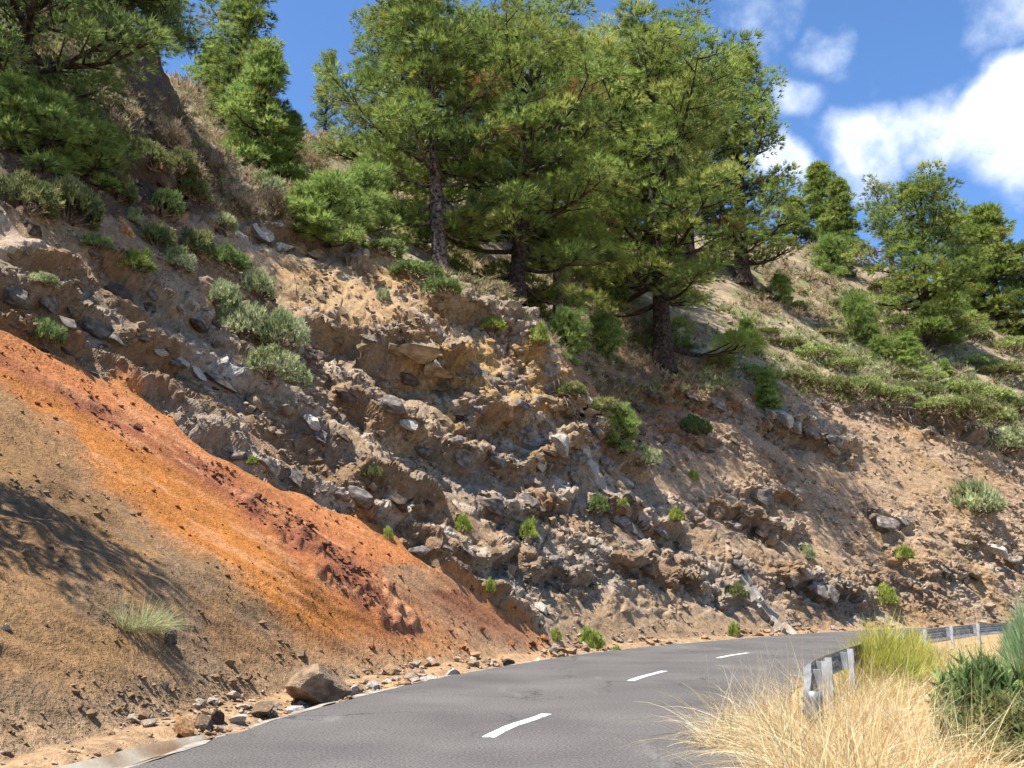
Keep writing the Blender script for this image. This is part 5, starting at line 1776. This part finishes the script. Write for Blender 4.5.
def verge_plants():
    G = 'plants on the verge by the guardrail'
    shrub('broom', (6.75, 17.2, 0), 1.05, .8, 1.1, 'yellow-green broom bush growing over the guardrail', G)
    shrub('broom', (8.1, 19.2, 0), .7, .7, 1.0, 'smaller yellow-green broom just behind the one over the guardrail', G)
    shrub('teal', (8.35, 14.4, 0), 1.0, 1.0, 1.75, 'tall feathery blue-green shrub at the right picture edge', G)
    shrub('teal', (9.3, 16.5, 0), .9, .9, 1.6, 'feathery blue-green shrub behind the tall one at the right edge', G)
    shrub('leafy', (5.55, 11.2, 0), .85, .8, 1.2, 'dark green leafy bush right of the dry grass', G)
    shrub('leafy', (6.3, 12.4, 0), .5, .5, 1.0, 'smaller green leafy bush behind the dark leafy bush', G)
    shrub('olive', (4.85, 8.9, 0), .95, .9, .95, 'low olive shrub in the bottom right corner', G)
    shrub('olive', (5.6, 10.0, 0), .9, .8, 1.0, 'olive shrub between the corner shrub and the leafy bush', G)
    shrub('lime', (7.4, 13.0, 0), .55, .5, 1.0, 'yellowish weed at the foot of the feathery shrub', G)


verge_plants()


def dry_grass():
    rg = np.random.default_rng(55)
    Vs, Fs, Cs, o = [], [], [], 0
    straw = np.array([lin(228, 206, 158), lin(240, 224, 184), lin(212, 184, 130), lin(190, 154, 102)]) * .95

    def put(cx, cy, r, n, L, lean, wid=.006, grav=.55, green=0.0, up=(.5, 1.3)):
        nonlocal o
        a = rg.uniform(0, 6.28, n); q = np.sqrt(rg.uniform(0, 1, n)) * r
        pos = np.stack([cx + np.cos(a) * q, cy + np.sin(a) * q, np.full(n, .0)], 1)
        d = np.stack([np.cos(a) * .6 + rg.normal(0, .75, n) + lean[0], np.sin(a) * .6 + rg.normal(0, .75, n) + lean[1], rg.uniform(up[0], up[1], n)], 1)
        col = straw[rg.integers(len(straw), size=n)] * rg.uniform(.8, 1.15, (n, 1))
        if green:
            gm = rg.random(n) < green; col[gm] = lin(176, 176, 96) * .8
        V, F, C = blades(pos, d, L * rg.uniform(.45, 1.15, n), wid * rg.uniform(.6, 1.3, n), rg, col.astype(np.float32), 5, grav)
        Vs.append(V); Fs.append(F + o); Cs.append(C); o += len(V)

    for i in range(46):                       # thick clumps round the rail end
        Y = rg.uniform(6.6, 12.2)
        x = rg.uniform(.33, .62) * Y * .62 + rg.uniform(0, 1.5) - .3 + .04 * Y
        x = max(x - .15, 2.0 + .10 * (Y - 8))
        if x > 4.5: continue
        put(x, Y, rg.uniform(.25, .45), 200, rg.uniform(.75, 1.3), (rg.uniform(-.35, .35), rg.uniform(-.2, .1)))
    for i in range(22):                       # long stalks arching over the road
        Y = rg.uniform(7.5, 11.5)
        put(2.4 + .10 * (Y - 8) + rg.uniform(0, .5), Y, .25, 26, rg.uniform(1.0, 1.4), (-.75, rg.uniform(-.2, .3)), .007, .42, 0, (.5, 1.1))
    for i in range(44):                       # farther along the rail
        t = rg.uniform(0, 1)
        x, y = 4.6 + 8.5 * t ** 1.2 + rg.uniform(-.3, 1.2), 12.8 + 15 * t
        put(x, y, .5, 190, rg.uniform(.6, .95), (rg.uniform(-.2, .3), 0), .009, .5, .3)
    for i in range(8):                        # tall thin weeds by the feathery shrub
        put(rg.uniform(6.6, 8.6), rg.uniform(12.5, 17), .25, 30, rg.uniform(1.1, 1.5), (rg.uniform(-.1, .1), 0), .008, .15, .5, (1.6, 2.6))
    for i in range(16):                       # right of the leafy bush, low
        put(rg.uniform(4.6, 7.5), rg.uniform(7.5, 11), .4, 110, .5, (0, 0), .006, .5, .2)
    ob = mesh_np('dry_grass', np.vstack(Vs), np.vstack(Fs), M_STRAW, None, np.vstack(Cs))
    tag(ob, 'tall bleached dry grass swallowing the near end of the guardrail', 'grass', kind='stuff')


dry_grass()
